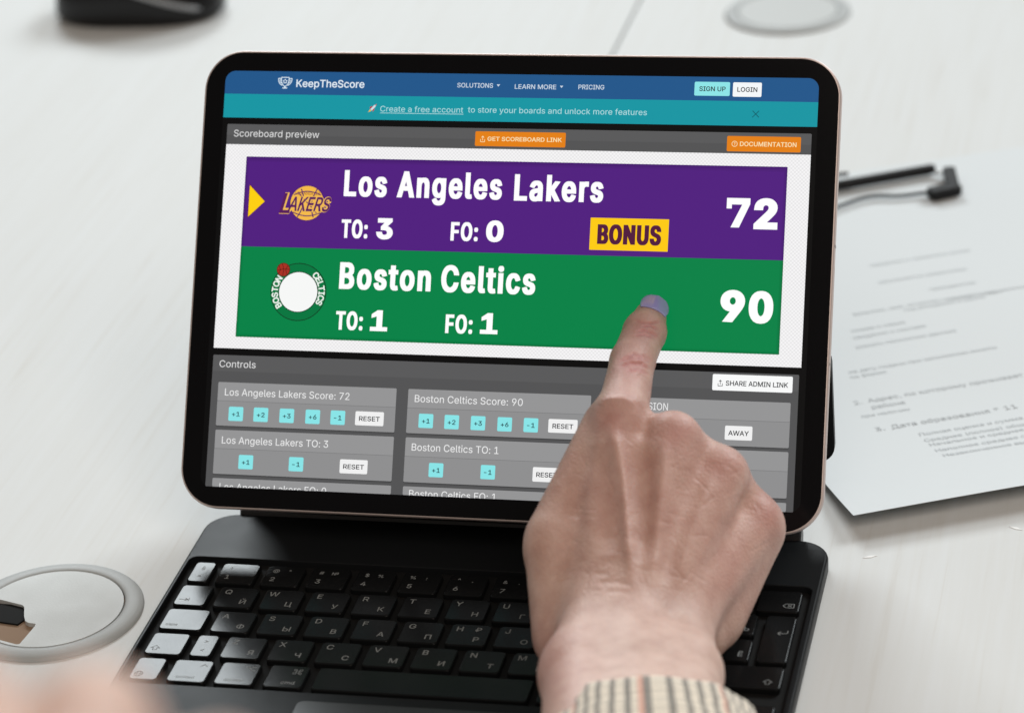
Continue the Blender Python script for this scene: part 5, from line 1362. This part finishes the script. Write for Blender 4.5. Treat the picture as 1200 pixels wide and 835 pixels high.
print_line("2.", 1001, 471, 5.0, 0.0)
print_line("Адрес, по которому проживает район", 1018, 468, 5.0, 0.004)
print_line("района", 1022, 476, 4.8, 0.004)
print_line("3.", 1027, 504, 5.2, 0.01)
print_line("Дата образования * 11", 1045, 501, 5.4, 0.01)
for (px, py), s_ in zip(((1078, 511), (1084, 519), (1090, 525), (1097, 533), (1106, 540)),
                        ("Полная оценка и сумма", "Среднее (полное) общее", "Начальное и среднее", "Неполное среднее общее", "Незаконченное высшее")):
    print_line(s_, px, py, 4.3, 0.0)
for px, py, s_ in ((995, 434, "на дату подачи при заполнении анкеты"), (997, 440, "по форме"), (1003, 405, "указать полностью данные"), (1000, 394, "сведения о составе"),
                   (998, 386, "номер и серия"), (1000, 367, "фамилия, имя, отчество полностью при наличии"), (1060, 362, "год рождения и место"), (1110, 350, "паспорт, выдан"),
                   (1090, 338, "гражданство"), (1010, 487, "при наличии"), (1030, 330, "заполняется заявителем"), (1020, 310, "сведения о заявителе лично")):
    print_line(s_, px, py, 3.9)


# ------------------------------------------------------------------ pen, lead with plug
def tube(mb, pts, rad, n=14, mi=0, caps=True):
    pts = [np.array(p, float) for p in pts]
    rads = rad if isinstance(rad, (list, tuple)) else [rad] * len(pts)
    L_ = []
    up = np.array([0, 0, 1.0])
    for i, p in enumerate(pts):
        d = pts[min(i + 1, len(pts) - 1)] - pts[max(i - 1, 0)]
        d /= np.linalg.norm(d)
        s = np.cross(d, up)
        s = s / np.linalg.norm(s) if np.linalg.norm(s) > 1e-6 else np.array([1.0, 0, 0])
        w = np.cross(s, d)
        L_.append([tuple(p + rads[i] * (math.cos(a) * s + math.sin(a) * w)) for a in (2 * math.pi * k / n for k in range(n))])
    mb.loops(L_, mi, caps, caps)


PZ = TZ + 1.0
a = onz(1095, 197.5, PZ + 3)
b = onz(985, 217, PZ + 3)
d = (b - a) / np.linalg.norm(b - a)
pen = thing("pen", "black pen with clip on the sheet, half hidden behind the tablet", "pen", (a[0], a[1], PZ))
PO = (a[0], a[1], PZ)
mb = MB()
tube(mb, [a + d * t for t in (0, 1.0, 2.5, 118, 122)], [2.2, 2.7, 2.85, 2.85, 2.6], 20)
mb.build("barrel", PEN_BLACK, pen, PO, smooth=True)
mb = MB()
tube(mb, [a + d * 122, a + d * 132, a + d * 135], [2.5, 1.4, 0.6], 16)
mb.build("tip", PEN_BLACK, pen, PO, smooth=True)
mb = MB()
side = np.cross(d, (0, 0, 1.0))
side = side / np.linalg.norm(side)
c0 = onz(994, 203.5, PZ + 5)
c1 = onz(972, 205.5, PZ + 5)
tube(mb, [c0, c1, c1 + d * 14 - np.array([0, 6, 0.0])], 1.1, 10)
mb.build("clip", PEN_BLACK, pen, PO, smooth=True)

pl = onz(1106, 222, PZ + 3)
lead = thing("cable", "thin dark cable ending in an angled black plug on the sheet", "cable", (pl[0], pl[1], PZ))
LO = (pl[0], pl[1], PZ)
mb = MB()
p0, p1 = onz(1089, 225.5, PZ + 4), onz(1124, 218, PZ + 4)
ax = (p1 - p0) / np.linalg.norm(p1 - p0)
nx_ = np.array([-ax[1], ax[0], 0])
Lp = np.linalg.norm(p1 - p0)


def brick(mb, o_, ax_, bx_, la_, lb_, z0, z1, r=1.6):
    ol = rrect(0, la_, -lb_ / 2, lb_ / 2, r, 4)
    L_ = []
    for i, z in ((0.8, z0), (0, z0 + 0.8), (0, z1 - 0.8), (0.3, z1 - 0.25), (0.9, z1)):
        L_.append([tuple(o_ + ax_ * (la_ / 2 + (x - la_ / 2) * (1 - 2 * i / la_)) + bx_ * y * (1 - 2 * i / lb_) + np.array([0, 0, z])) for x, y in ol])
    mb.loops(L_)


p0z = np.array([p0[0], p0[1], 0])
brick(mb, p0z, ax, nx_, Lp, 8.6, PZ + 0.1, PZ + 5.6)
e0, e1 = onz(1116, 216, PZ + 3), onz(1112, 199, PZ + 3)
ed = (e1 - e0) / np.linalg.norm(e1 - e0)
en = np.array([ed[1], -ed[0], 0])
brick(mb, np.array([e0[0], e0[1], 0]) - ed * 3, ed, en, np.linalg.norm(e1 - e0) + 3, 6.6, PZ + 0.15, PZ + 5.4)
mb.build("plug", CORD, lead, LO)
mb = MB()
tipd = e1 - ed * 3.4
tube(mb, [tipd - en * 3.2, tipd - en * 8.0], 1.0, 12)
mb.build("jack", pbr("nickel_jack", (0.6, 0.6, 0.6), 0.25, metal=1.0), lead, LO, smooth=True)
mb = MB()
pts = [onz(x, y, PZ + 1.6) for x, y in ((1090, 225.5), (1080, 226.2), (1066, 228.2), (1050, 229.6), (1035, 229.4), (1022, 230), (1008, 233), (996, 237), (984, 241), (970, 246))]
last = pts[-1]
pts += [last + np.array([-30, -22, 0]), last + np.array([-70, -20, -0.6]), last + np.array([-120, 10, -0.6])]
fine = []
for i in range(len(pts) - 1):
    pa, pb = pts[max(i - 1, 0)], pts[i]
    pc, pd = pts[i + 1], pts[min(i + 2, len(pts) - 1)]
    for k_ in range(5):
        t = k_ / 5
        fine.append(0.5 * ((2 * pb) + (-pa + pc) * t + (2 * pa - 5 * pb + 4 * pc - pd) * t * t + (-pa + 3 * pb - 3 * pc + pd) * t ** 3))
tube(mb, fine, 0.95, 10)
mb.build("cord", CORD, lead, LO, smooth=True)


# ------------------------------------------------------------------ computer mouse
ms = thing("computer_mouse", "blurred black computer mouse at the back left of the desk", "computer mouse", (-389, 652, TZ), (0, 0, math.radians(4)))
mb = MB()
NA, NL = 48, 16


def shell(scale, zlo, zhi, mi=0, cap=True):
    L_ = []
    for j in range(NL + 1):
        t = zlo + (zhi - zlo) * j / NL
        w = (1 - max(0.0, t) ** 4.0) ** 0.5 if t < 1 else 0.02
        w = max(w, 0.03) * (0.94 + 0.06 * min(1, t * 8))
        loop = []
        for i in range(NA):
            a = 2 * math.pi * i / NA
            ca, sa = math.cos(a), math.sin(a)
            x = 56 * math.copysign(abs(ca) ** 0.72, ca) * w * scale
            y = 32 * math.copysign(abs(sa) ** 0.8, sa) * w * scale
            hz_ = 44 * (1 - 0.28 * (x / 56) ** 2 - 0.16 * max(0, x / 56)) * scale
            loop.append((x, y, 0.8 + hz_ * t))
        L_.append(loop)
    mb.loops(L_)


shell(1.0, 0.0, 1.0)
mb.build("body", MOUSE_BLACK, ms, smooth=True)
mb = MB()
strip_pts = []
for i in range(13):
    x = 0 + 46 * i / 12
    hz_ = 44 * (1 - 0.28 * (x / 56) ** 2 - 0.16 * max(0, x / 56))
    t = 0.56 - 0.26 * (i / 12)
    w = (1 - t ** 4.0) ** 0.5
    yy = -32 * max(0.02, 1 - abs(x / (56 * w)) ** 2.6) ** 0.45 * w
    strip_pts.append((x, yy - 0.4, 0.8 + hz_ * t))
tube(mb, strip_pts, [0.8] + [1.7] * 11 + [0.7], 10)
mb.build("side_glint", MOUSE_GLINT, ms, smooth=True)  # pale strip stands in for the window's reflection on the side
mb = MB()
tube(mb, [(30, -3.5, 32.5), (30, 3.5, 32.5)], 6.5, 24)
mb.build("scroll_wheel", CORD, ms, smooth=True)

# ------------------------------------------------------------------ two tiny flecks on the desk
for px, py, rz in ((1019, 652, 0.3), (1190, 618.5, -0.5)):
    p = onz(px, py, TZ)
    mb = MB()
    mb.loops([[(-3.0, -0.5, 0.05), (0.5, -0.9, 0.05), (3.4, 0.2, 0.05), (0.2, 0.7, 0.05)], [(-2.9, -0.45, 0.2), (0.5, -0.85, 0.22), (3.3, 0.2, 0.2), (0.2, 0.65, 0.25)]])
    o = mb.build("paper_scrap", FLECK)
    o.location = Vector((p[0], p[1], TZ)) * MM
    o.rotation_euler = (0, 0, rz)
    tag(o, "tiny white scrap on the desk, the one nearer the keyboard" if px < 1100 else "tiny white scrap on the desk under the lifted edge of the sheet", "scrap", "white scraps on the desk")


# ------------------------------------------------------------------ the person's hands: a smooth union of tapered limbs, meshed as one surface
def surface_net(F, origin, h):
    nx, ny, nz = F.shape
    S = F < 0
    acc = np.zeros((nx - 1, ny - 1, nz - 1, 3), np.float32)
    cnt = np.zeros((nx - 1, ny - 1, nz - 1), np.float32)
    corners = [(i, j, k) for i in (0, 1) for j in (0, 1) for k in (0, 1)]
    sl = lambda A_, c: A_[c[0]:nx - 1 + c[0], c[1]:ny - 1 + c[1], c[2]:nz - 1 + c[2]]
    for a in corners:
        for ax_ in range(3):
            if a[ax_]:
                continue
            b_ = list(a)
            b_[ax_] = 1
            fa, fb = sl(F, a), sl(F, b_)
            m_ = sl(S, a) != sl(S, b_)
            t = np.where(m_, fa / np.where(m_, fa - fb, 1), 0)
            for k in range(3):
                acc[..., k] += np.where(m_, a[k] + (t if k == ax_ else 0), 0)
            cnt += m_
    on = cnt > 0
    idx = -np.ones(on.shape, np.int64)
    idx[on] = np.arange(on.sum())
    g = np.argwhere(on)
    V = (g + acc[on] / cnt[on][:, None]) * h + origin
    faces = []
    for ax_ in range(3):
        o1, o2 = (ax_ + 1) % 3, (ax_ + 2) % 3
        lo = [slice(1, -1)] * 3
        hi = [slice(1, -1)] * 3
        lo[ax_] = slice(0, -1)
        hi[ax_] = slice(1, None)
        sa, sb = S[tuple(lo)], S[tuple(hi)]
        for flag in (True, False):
            e = np.argwhere((sa != sb) & (sa == flag))
            off_ = np.array([1, 1, 1])
            off_[ax_] = 0
            e = e + off_
            d1 = np.zeros(3, int)
            d1[o1] = 1
            d2 = np.zeros(3, int)
            d2[o2] = 1
            qd = [e - d1 - d2, e - d2, e, e - d1]
            qd = np.stack([idx[c[:, 0], c[:, 1], c[:, 2]] for c in qd], 1)
            faces.append(qd if flag else qd[:, ::-1])
    return V, np.concatenate(faces)


def smin(a, b, k):
    h_ = np.clip(0.5 + 0.5 * (b - a) / k, 0, 1)
    return b + (a - b) * h_ - k * h_ * (1 - h_)


class Limbs:
    def __init__(s, lo, hi, h):
        s.lo, s.h = np.array(lo, float), h
        n_ = [int((b - a) / h) + 1 for a, b in zip(lo, hi)]
        s.G = np.stack(np.meshgrid(*[np.arange(k, dtype=np.float32) * h + a for k, a in zip(n_, lo)], indexing='ij'), -1)

    def cap(s, a, b, ra, rb):
        a, b = np.array(a, np.float32), np.array(b, np.float32)
        ab = b - a
        P_ = s.G - a
        t = np.clip((P_ @ ab) / (ab @ ab), 0, 1)
        return np.sqrt(((P_ - t[..., None] * ab) ** 2).sum(-1)) - (ra + (rb - ra) * t)

    def chain(s, pts, k):
        F = None
        for (a, ra), (b, rb) in zip(pts, pts[1:]):
            c = s.cap(a, b, ra, rb)
            F = c if F is None else smin(F, c, k)
        return F


def H(px, py, d_, rpx):                                      # joint: place in the picture, distance, radius
    return (np.array([(px - 600) * d_ / FPX, (py - 417.5) * d_ / FPX, d_]), rpx * d_ / FPX)


D0 = 10
iM, iP, iD, iT = H(729, 488, 1179, 31), H(741, 424, 1219, 26.5), H(755.5, 389, 1242, 25.5), H(762, 371, 1251, 19.5)
mM, rM, pM = H(788, 515, 1174, 32.5), H(843, 556, 1177, 32.5), H(882, 613, 1187, 33)
joints = [iM, iP, iD, iT, mM, rM, pM]
allp = np.array([j[0] for j in joints] + [H(600, 850, 1030, 1)[0], H(930, 900, 1030, 1)[0], H(700, 500, 1262, 1)[0]])
LB = Limbs((allp[:, 0].min() - 12, allp[:, 1].min() - 10, 1010), (allp[:, 0].max() + 14, H(700, 930, 1040, 1)[0][1], 1264), 1.5)
palm = None
for a_, b_ in ((H(727, 492, 1180, 30), H(706, 712, 1143, 42)), (mM, H(738, 715, 1139, 43)), (rM, H(768, 718, 1142, 42)), (pM, H(795, 725, 1149, 40)),
               (H(706, 712, 1143, 42), H(686, 790, 1108, 50)), (H(795, 725, 1149, 40), H(797, 790, 1112, 46)), (H(738, 715, 1139, 43), H(742, 790, 1104, 52)),
               (H(652, 625, 1168, 35), H(707, 494, 1190, 24)), (H(878, 625, 1196, 35), H(818, 742, 1168, 37)),
               (H(668, 745, 1150, 45), H(653, 648, 1164, 38)),
               (H(790, 518, 1180, 29), H(838, 556, 1184, 29)), (H(846, 560, 1186, 29), H(880, 610, 1194, 30)),
               (H(884, 622, 1196, 30), H(838, 726, 1178, 33)),
               (H(760, 540, 1192, 30), H(745, 700, 1165, 45)), (H(835, 590, 1196, 32), H(790, 700, 1170, 42))):
    c = LB.cap(a_[0], b_[0], a_[1], b_[1])
    palm = c if palm is None else smin(palm, c, 7.0)
arm = None
for (xa, ra), (xb, rb) in (((686, 50), (690, 58)), ((742, 52), (748, 66)), ((797, 46), (806, 55))):
    a_, b_ = H(xa, 790, 1108, ra), H(xb, 905, 1030, rb)
    c = LB.cap(a_[0], b_[0], a_[1], b_[1])
    arm = c if arm is None else smin(arm, c, 8.0)
F = smin(palm, arm, 9.0)
index = LB.chain([iM, iP, iD, iT], 2.2)
pad = LB.cap(H(757, 392, 1248, 20)[0], H(763, 369, 1255, 14)[0], 6.5, 4.6)
index = smin(index, pad, 3.0)
F = smin(F, index, 4.5)
for ch in ([mM, H(798, 548, 1220, 28), H(792, 622, 1224, 25), H(783, 640, 1203, 21)],
           [rM, H(848, 592, 1222, 27), H(836, 656, 1224, 24), H(824, 672, 1203, 20)],
           [pM, H(880, 650, 1221, 25), H(860, 702, 1219, 22), H(848, 712, 1200, 19)],
           [H(653, 648, 1164, 38), H(668, 598, 1188, 33), H(704, 562, 1216, 28), H(742, 556, 1236, 22)]):
    F = smin(F, LB.chain(ch, 2.0), 2.2)
V, Q = surface_net(F, LB.lo, LB.h)
print("hand", len(V), len(Q))


def refine(name, V_, Q_, levels):
    me = bpy.data.meshes.new(name)
    me.from_pydata((V_ * MM).tolist(), [], Q_.tolist())
    ob = bpy.data.objects.new(name, me)
    COL.objects.link(ob)
    sm = ob.modifiers.new("smooth", 'SMOOTH')
    sm.factor, sm.iterations = 0.5, 5
    sd = ob.modifiers.new("fine", 'SUBSURF')
    sd.levels = sd.render_levels = levels
    dg = bpy.context.evaluated_depsgraph_get()
    m2 = bpy.data.meshes.new_from_object(ob.evaluated_get(dg))
    bpy.data.objects.remove(ob)
    bpy.data.meshes.remove(me)
    return m2


hand_me = refine("hand", V, Q, 2)
nv = len(hand_me.vertices)
co = np.zeros(nv * 3, np.float32)
hand_me.vertices.foreach_get("co", co)
co = co.reshape(-1, 3) / MM
no = np.zeros(nv * 3, np.float32)
hand_me.vertex_normals.foreach_get("vector", no)
no = no.reshape(-1, 3)
sx_ = co[:, 0] / co[:, 2] * FPX + 600
sy_ = co[:, 1] / co[:, 2] * FPX + 417.5
front = np.clip(-no[:, 2] * 1.6, 0, 1)                       # back of the hand only


def stroke(pts, w, amp, taper=True):
    """raise or sink the skin along a line on the back of the hand"""
    best = np.full(nv, 1e9, np.float32)
    tt = np.zeros(nv, np.float32)
    tot = len(pts) - 1
    for i, ((ax_, ay_), (bx_, by_)) in enumerate(zip(pts, pts[1:])):
        dx, dy = bx_ - ax_, by_ - ay_
        t = np.clip(((sx_ - ax_) * dx + (sy_ - ay_) * dy) / (dx * dx + dy * dy), 0, 1)
        d_ = np.hypot(sx_ - ax_ - t * dx, sy_ - ay_ - t * dy)
        k = d_ < best
        best = np.where(k, d_, best)
        tt = np.where(k, (i + t) / tot, tt)
    fade = np.clip(np.minimum(tt, 1 - tt) * 5, 0, 1) if taper else 1.0
    return amp * np.exp(-(best / w) ** 2) * fade * front


disp = np.zeros(nv, np.float32)
creases = np.zeros(nv, np.float32)                            # folds of the finger joints are redder skin
disp += stroke([(716, 492), (722, 520), (729, 560), (734, 600), (737, 640), (741, 690)], 8.0, 2.5)          # tendon of the index finger
disp += stroke([(700, 520), (706, 560), (713, 610), (716, 650)], 15, -2.2)                                  # hollow beside it
disp += stroke([(752, 520), (754, 560), (757, 610), (758, 660)], 15, -2.6)
disp += stroke([(781, 500), (777, 540), (772, 590), (768, 650), (762, 690)], 8.0, 1.3)
disp += stroke([(806, 545), (797, 590), (788, 640), (778, 685)], 12, -1.3)
disp += stroke([(835, 550), (822, 595), (806, 640), (790, 690)], 8.5, 0.9)
disp += stroke([(858, 600), (842, 640), (822, 680)], 10, -0.8)
disp += stroke([(757, 478), (757, 492), (755, 506)], 8, -1.4, False)
disp += stroke([(700, 474), (712, 468), (730, 468), (745, 474)], 5, 0.9)                                    # skin bunched over the index knuckle
disp += stroke([(700, 488), (716, 483), (736, 486)], 4, -0.5)
rng = random.Random(4)
for pts, w, a_ in (([(722, 425), (735, 419), (750, 419), (764, 427)], 2.0, -0.50), ([(724, 430), (738, 425), (752, 426), (765, 435)], 1.8, -0.48),
                   ([(728, 420), (742, 414), (756, 417), (765, 424)], 1.6, -0.36), ([(733, 434), (748, 432), (762, 440)], 1.7, -0.36),
                   ([(726, 427.5), (740, 422), (754, 423), (764, 431)], 1.8, 0.30), ([(738, 441), (752, 439), (761, 445)], 1.5, -0.22),
                   ([(744, 388), (756, 386), (766, 390), (773, 396)], 1.6, -0.42), ([(742, 393), (755, 391), (768, 397)], 1.4, -0.28), ([(750, 382), (762, 381), (772, 386)], 1.3, -0.26),
                   ([(757, 381), (765, 390), (770, 402)], 1.3, -0.22),
                   ([(700, 683), (722, 681), (742, 686)], 3.6, -0.2), ([(706, 692), (728, 692), (744, 697)], 3.2, -0.16), ([(695, 672), (715, 672)], 3.2, -0.12),
                   ([(742, 374.5), (752, 377), (764, 378), (778, 375)], 1.5, -0.40)):
    disp += stroke(pts, w * 1.1, a_ * 2.2)
    creases += stroke(pts, w * 1.3, 0.45) if a_ < -0.25 else 0
for k in range(150):                                          # fine folds of the skin, mostly across the back of the hand
    x, y = rng.uniform(640, 890), rng.uniform(520, 690)
    a_ = rng.gauss(0.5, 0.5) if rng.random() < .6 else rng.gauss(2.2, .5)
    l_ = rng.uniform(6, 17)
    disp += stroke([(x - l_ * math.cos(a_), y - l_ * math.sin(a_)), (x, y + rng.uniform(-2, 2)), (x + l_ * math.cos(a_), y + l_ * math.sin(a_))], rng.uniform(1.2, 2.4), rng.uniform(-0.20, 0.10))
co2 = co + no * disp[:, None]


def blob(px, py, rx, ry):
    return np.exp(-((sx_ - px) / rx) ** 2 - ((sy_ - py) / ry) ** 2)


flush_shade = 0.30 * blob(760, 580, 170, 130) + 0.30 * blob(740, 425, 40, 60) + 0.38 * blob(640, 780, 45, 60) + 0.28 * blob(716, 492, 30, 20) + 0.34 * blob(797, 505, 26, 22) \
    + 0.28 * blob(850, 545, 28, 22) + 0.36 * blob(903, 600, 20, 34) + 0.25 * blob(742, 426, 26, 14) + 0.38 * blob(758, 386, 26, 14) + 0.25 * blob(860, 680, 40, 60)  # reddened skin; the wrist term also paints in its shaded left side
flush_shade = np.clip(flush_shade + creases, 0, 0.9)
world_pts = CAM + co2 @ R                                     # camera axes back to the room
person = thing("person", "person in a checked cream sleeve touching the tablet with a lilac nailed index finger", "person", tuple(at(740, 740, 1130)))
PL = at(740, 740, 1130)
hand_me.vertices.foreach_set("co", ((world_pts - PL) * MM).astype(np.float32).ravel())
atn = hand_me.attributes.new("flush_shade", 'FLOAT', 'POINT')
atn.data.foreach_set("value", flush_shade.astype(np.float32))
hand_me.materials.append(SKIN)
hand_me.polygons.foreach_set("use_smooth", [True] * len(hand_me.polygons))
hand_me.update()
hand = bpy.data.objects.new("hand", hand_me)
COL.objects.link(hand)
hand.parent = person
hand["label"] = "pointing hand with the other fingers curled under"


def cam2world(P_):
    return CAM + np.asarray(P_) @ R


# nail
ax_ = iT[0] - iD[0]
ax_ /= np.linalg.norm(ax_)
nn = np.array([0, 0, -1.0]) + ax_[2] * ax_
nn /= np.linalg.norm(nn)
ss = np.cross(nn, ax_)
ss /= np.linalg.norm(ss)
# ray-march the finger surface so that the nail lies in it
base_c = iT[0] - ax_ * 5.2
NL_, NW_ = 11.8, 6.2
rows_, cols_ = 16, 15
v, f = [], []
for layer_ in (0.0, -0.55):
    for j in range(rows_ + 1):
        t = j / rows_
        for i in range(cols_ + 1):
            s_ = -1 + 2 * i / cols_
            wid = NW_ * (0.9 + 0.1 * min(1, t * 3)) * (1 if t < 0.5 else max(0.0, 1 - ((t - 0.5) / 0.5) ** 2.6) ** (1 / 2.6))
            back = -0.9 * s_ * s_ if t < .5 else 0
            tl = t * NL_ + (0.9 * (1 - s_ * s_) * 0 if t > .5 else 1.6 * s_ * s_ * (1 - t * 2))
            hgt = 8.55 - 0.95 * t - 0.5 * t * t - 2.7 * s_ * s_ * (1 if t < 0.5 else (wid / NW_) ** 2) + layer_
            v.append(base_c + ax_ * tl + ss * wid * s_ + nn * hgt)
nn_ = (rows_ + 1) * (cols_ + 1)
for j in range(rows_):
    for i in range(cols_):
        a_ = j * (cols_ + 1) + i
        f.append([a_, a_ + 1, a_ + cols_ + 2, a_ + cols_ + 1])
        f.append([nn_ + a_, nn_ + a_ + cols_ + 1, nn_ + a_ + cols_ + 2, nn_ + a_ + 1])
rim = list(range(cols_ + 1)) + [j * (cols_ + 1) + cols_ for j in range(1, rows_ + 1)] + [rows_ * (cols_ + 1) + i for i in range(cols_ - 1, -1, -1)] + [j * (cols_ + 1) for j in range(rows_ - 1, 0, -1)]
for a_, b_ in zip(rim, rim[1:] + rim[:1]):
    f.append([a_, nn_ + a_, nn_ + b_, b_])
o = link_mesh("fingernail", cam2world(v), f, LILAC, None, person, PL, smooth=True)


# sleeves
def sleeve(parent, P0, a, b, ra, rb, origin, length):
    """a cuff round the axis a->b (camera axes, mm); ra, rb half width and half height"""
    d_ = np.array(b) - np.array(a)
    d_ /= np.linalg.norm(d_)
    sx = np.array([1.0, 0, 0]) - d_[0] * d_
    sx /= np.linalg.norm(sx)
    sy = np.cross(d_, sx)
    N, M_ = 144, 26
    v, f, uv = [], [], []
    prof = [(3.0, -2.6), (1.2, -2.2), (0.2, -1.2), (0.0, 0.0), (0.35, 0.6)] + [(0.35 + length * (j / M_), 0.7) for j in range(1, M_ + 1)]
    for t, k in prof:
        for i in range(N):
            an = 2 * math.pi * i / N
            g = 1 + 0.012 * math.sin(13 * an + 0.05 * t) + 0.010 * math.sin(0.33 * t + 2 * an) * min(1, t / 12)
            v.append(np.array(a) + d_ * t + sx * math.copysign(abs(math.cos(an)) ** 0.8, math.cos(an)) * (ra + k + 0.05 * t) * g + sy * math.copysign(abs(math.sin(an)) ** 0.85, math.sin(an)) * (rb + k + 0.05 * t) * g)
    n_ = len(prof)
    per = 2 * math.pi * math.sqrt((ra * ra + rb * rb) / 2)
    for j in range(n_ - 1):
        for i in range(N):
            k = (i + 1) % N
            f.append([j * N + i, (j + 1) * N + i, (j + 1) * N + k, j * N + k])
            ua, ub = per * i / N, per * (i + 1) / N
            va, vb = prof[j][0], prof[j + 1][0]
            uv += [(ua, va), (ua, vb), (ub, vb), (ub, va)]
    o = link_mesh("sleeve", cam2world(v), f, PLAID, None, parent, origin, smooth=True)
    lay = o.data.uv_layers.new(name="UVMap")
    lay.data.foreach_set("uv", np.array(uv, np.float32).ravel())
    return o


ca, cb = H(764, 876, 1066, 1)[0], H(774, 1010, 968, 1)[0]
sleeve(person, None, ca, cb, 39.5, 26.5, PL, 150)

# the other hand, close to the lens and out of focus, below the left corner of the frame
L0 = H(-10, 1008, 430, 1)[0]
LB2 = Limbs((L0[0] - 70, L0[1] - 45, 350), (L0[0] + 62, L0[1] + 70, 510), 2.0)
F2 = None
e = lambda x, y, z, r: (L0 + np.array([x, y, z], float), r)
for a_, b_ in ((e(-30, 10, 0, 15), e(-20, 55, -30, 17)), (e(-10, 4, 0, 15), e(-5, 55, -32, 18)), (e(10, 5, 2, 14.5), e(8, 55, -32, 18)), (e(27, 12, 6, 13.5), e(20, 55, -30, 16))):
    c = LB2.cap(a_[0], b_[0], a_[1], b_[1])
    F2 = c if F2 is None else smin(F2, c, 7)
for ch in ([e(-30, 8, 0, 11), e(-34, -10, 30, 10), e(-30, 8, 48, 9), e(-28, 22, 40, 7.5)], [e(-10, 2, 0, 11.5), e(-12, -17, 32, 10), e(-10, 4, 54, 9), e(-9, 20, 46, 7.5)],
           [e(10, 3, 2, 11), e(10, -15, 33, 9.8), e(10, 6, 53, 8.8), e(9, 21, 45, 7.3)], [e(27, 10, 6, 10), e(30, -6, 30, 9), e(28, 10, 46, 8), e(26, 22, 40, 6.8)],
           [e(24, 46, -18, 13), e(44, 34, 6, 11), e(46, 22, 30, 9.5), e(42, 16, 48, 7.5)]):
    F2 = smin(F2, LB2.chain(ch, 3.0), 6.0)
V2, Q2 = surface_net(F2, LB2.lo, LB2.h)
me2 = refine("hand", V2, Q2, 1)
n2 = len(me2.vertices)
c2 = np.zeros(n2 * 3, np.float32)
me2.vertices.foreach_get("co", c2)
w2 = cam2world(c2.reshape(-1, 3) / MM)
me2.vertices.foreach_set("co", ((w2 - PL) * MM).astype(np.float32).ravel())
at2 = me2.attributes.new("flush_shade", 'FLOAT', 'POINT')
at2.data.foreach_set("value", np.full(n2, 0.0, np.float32))
me2.materials.append(SKIN)
me2.polygons.foreach_set("use_smooth", [True] * len(me2.polygons))
me2.update()
o = bpy.data.objects.new("hand", me2)
COL.objects.link(o)
o.parent = person
o["label"] = "other hand, close to the lens and blurred"
sleeve(person, None, L0 + np.array([0, 60, -34.0]), L0 + np.array([-4, 140, -100.0]), 40, 30, PL, 90)
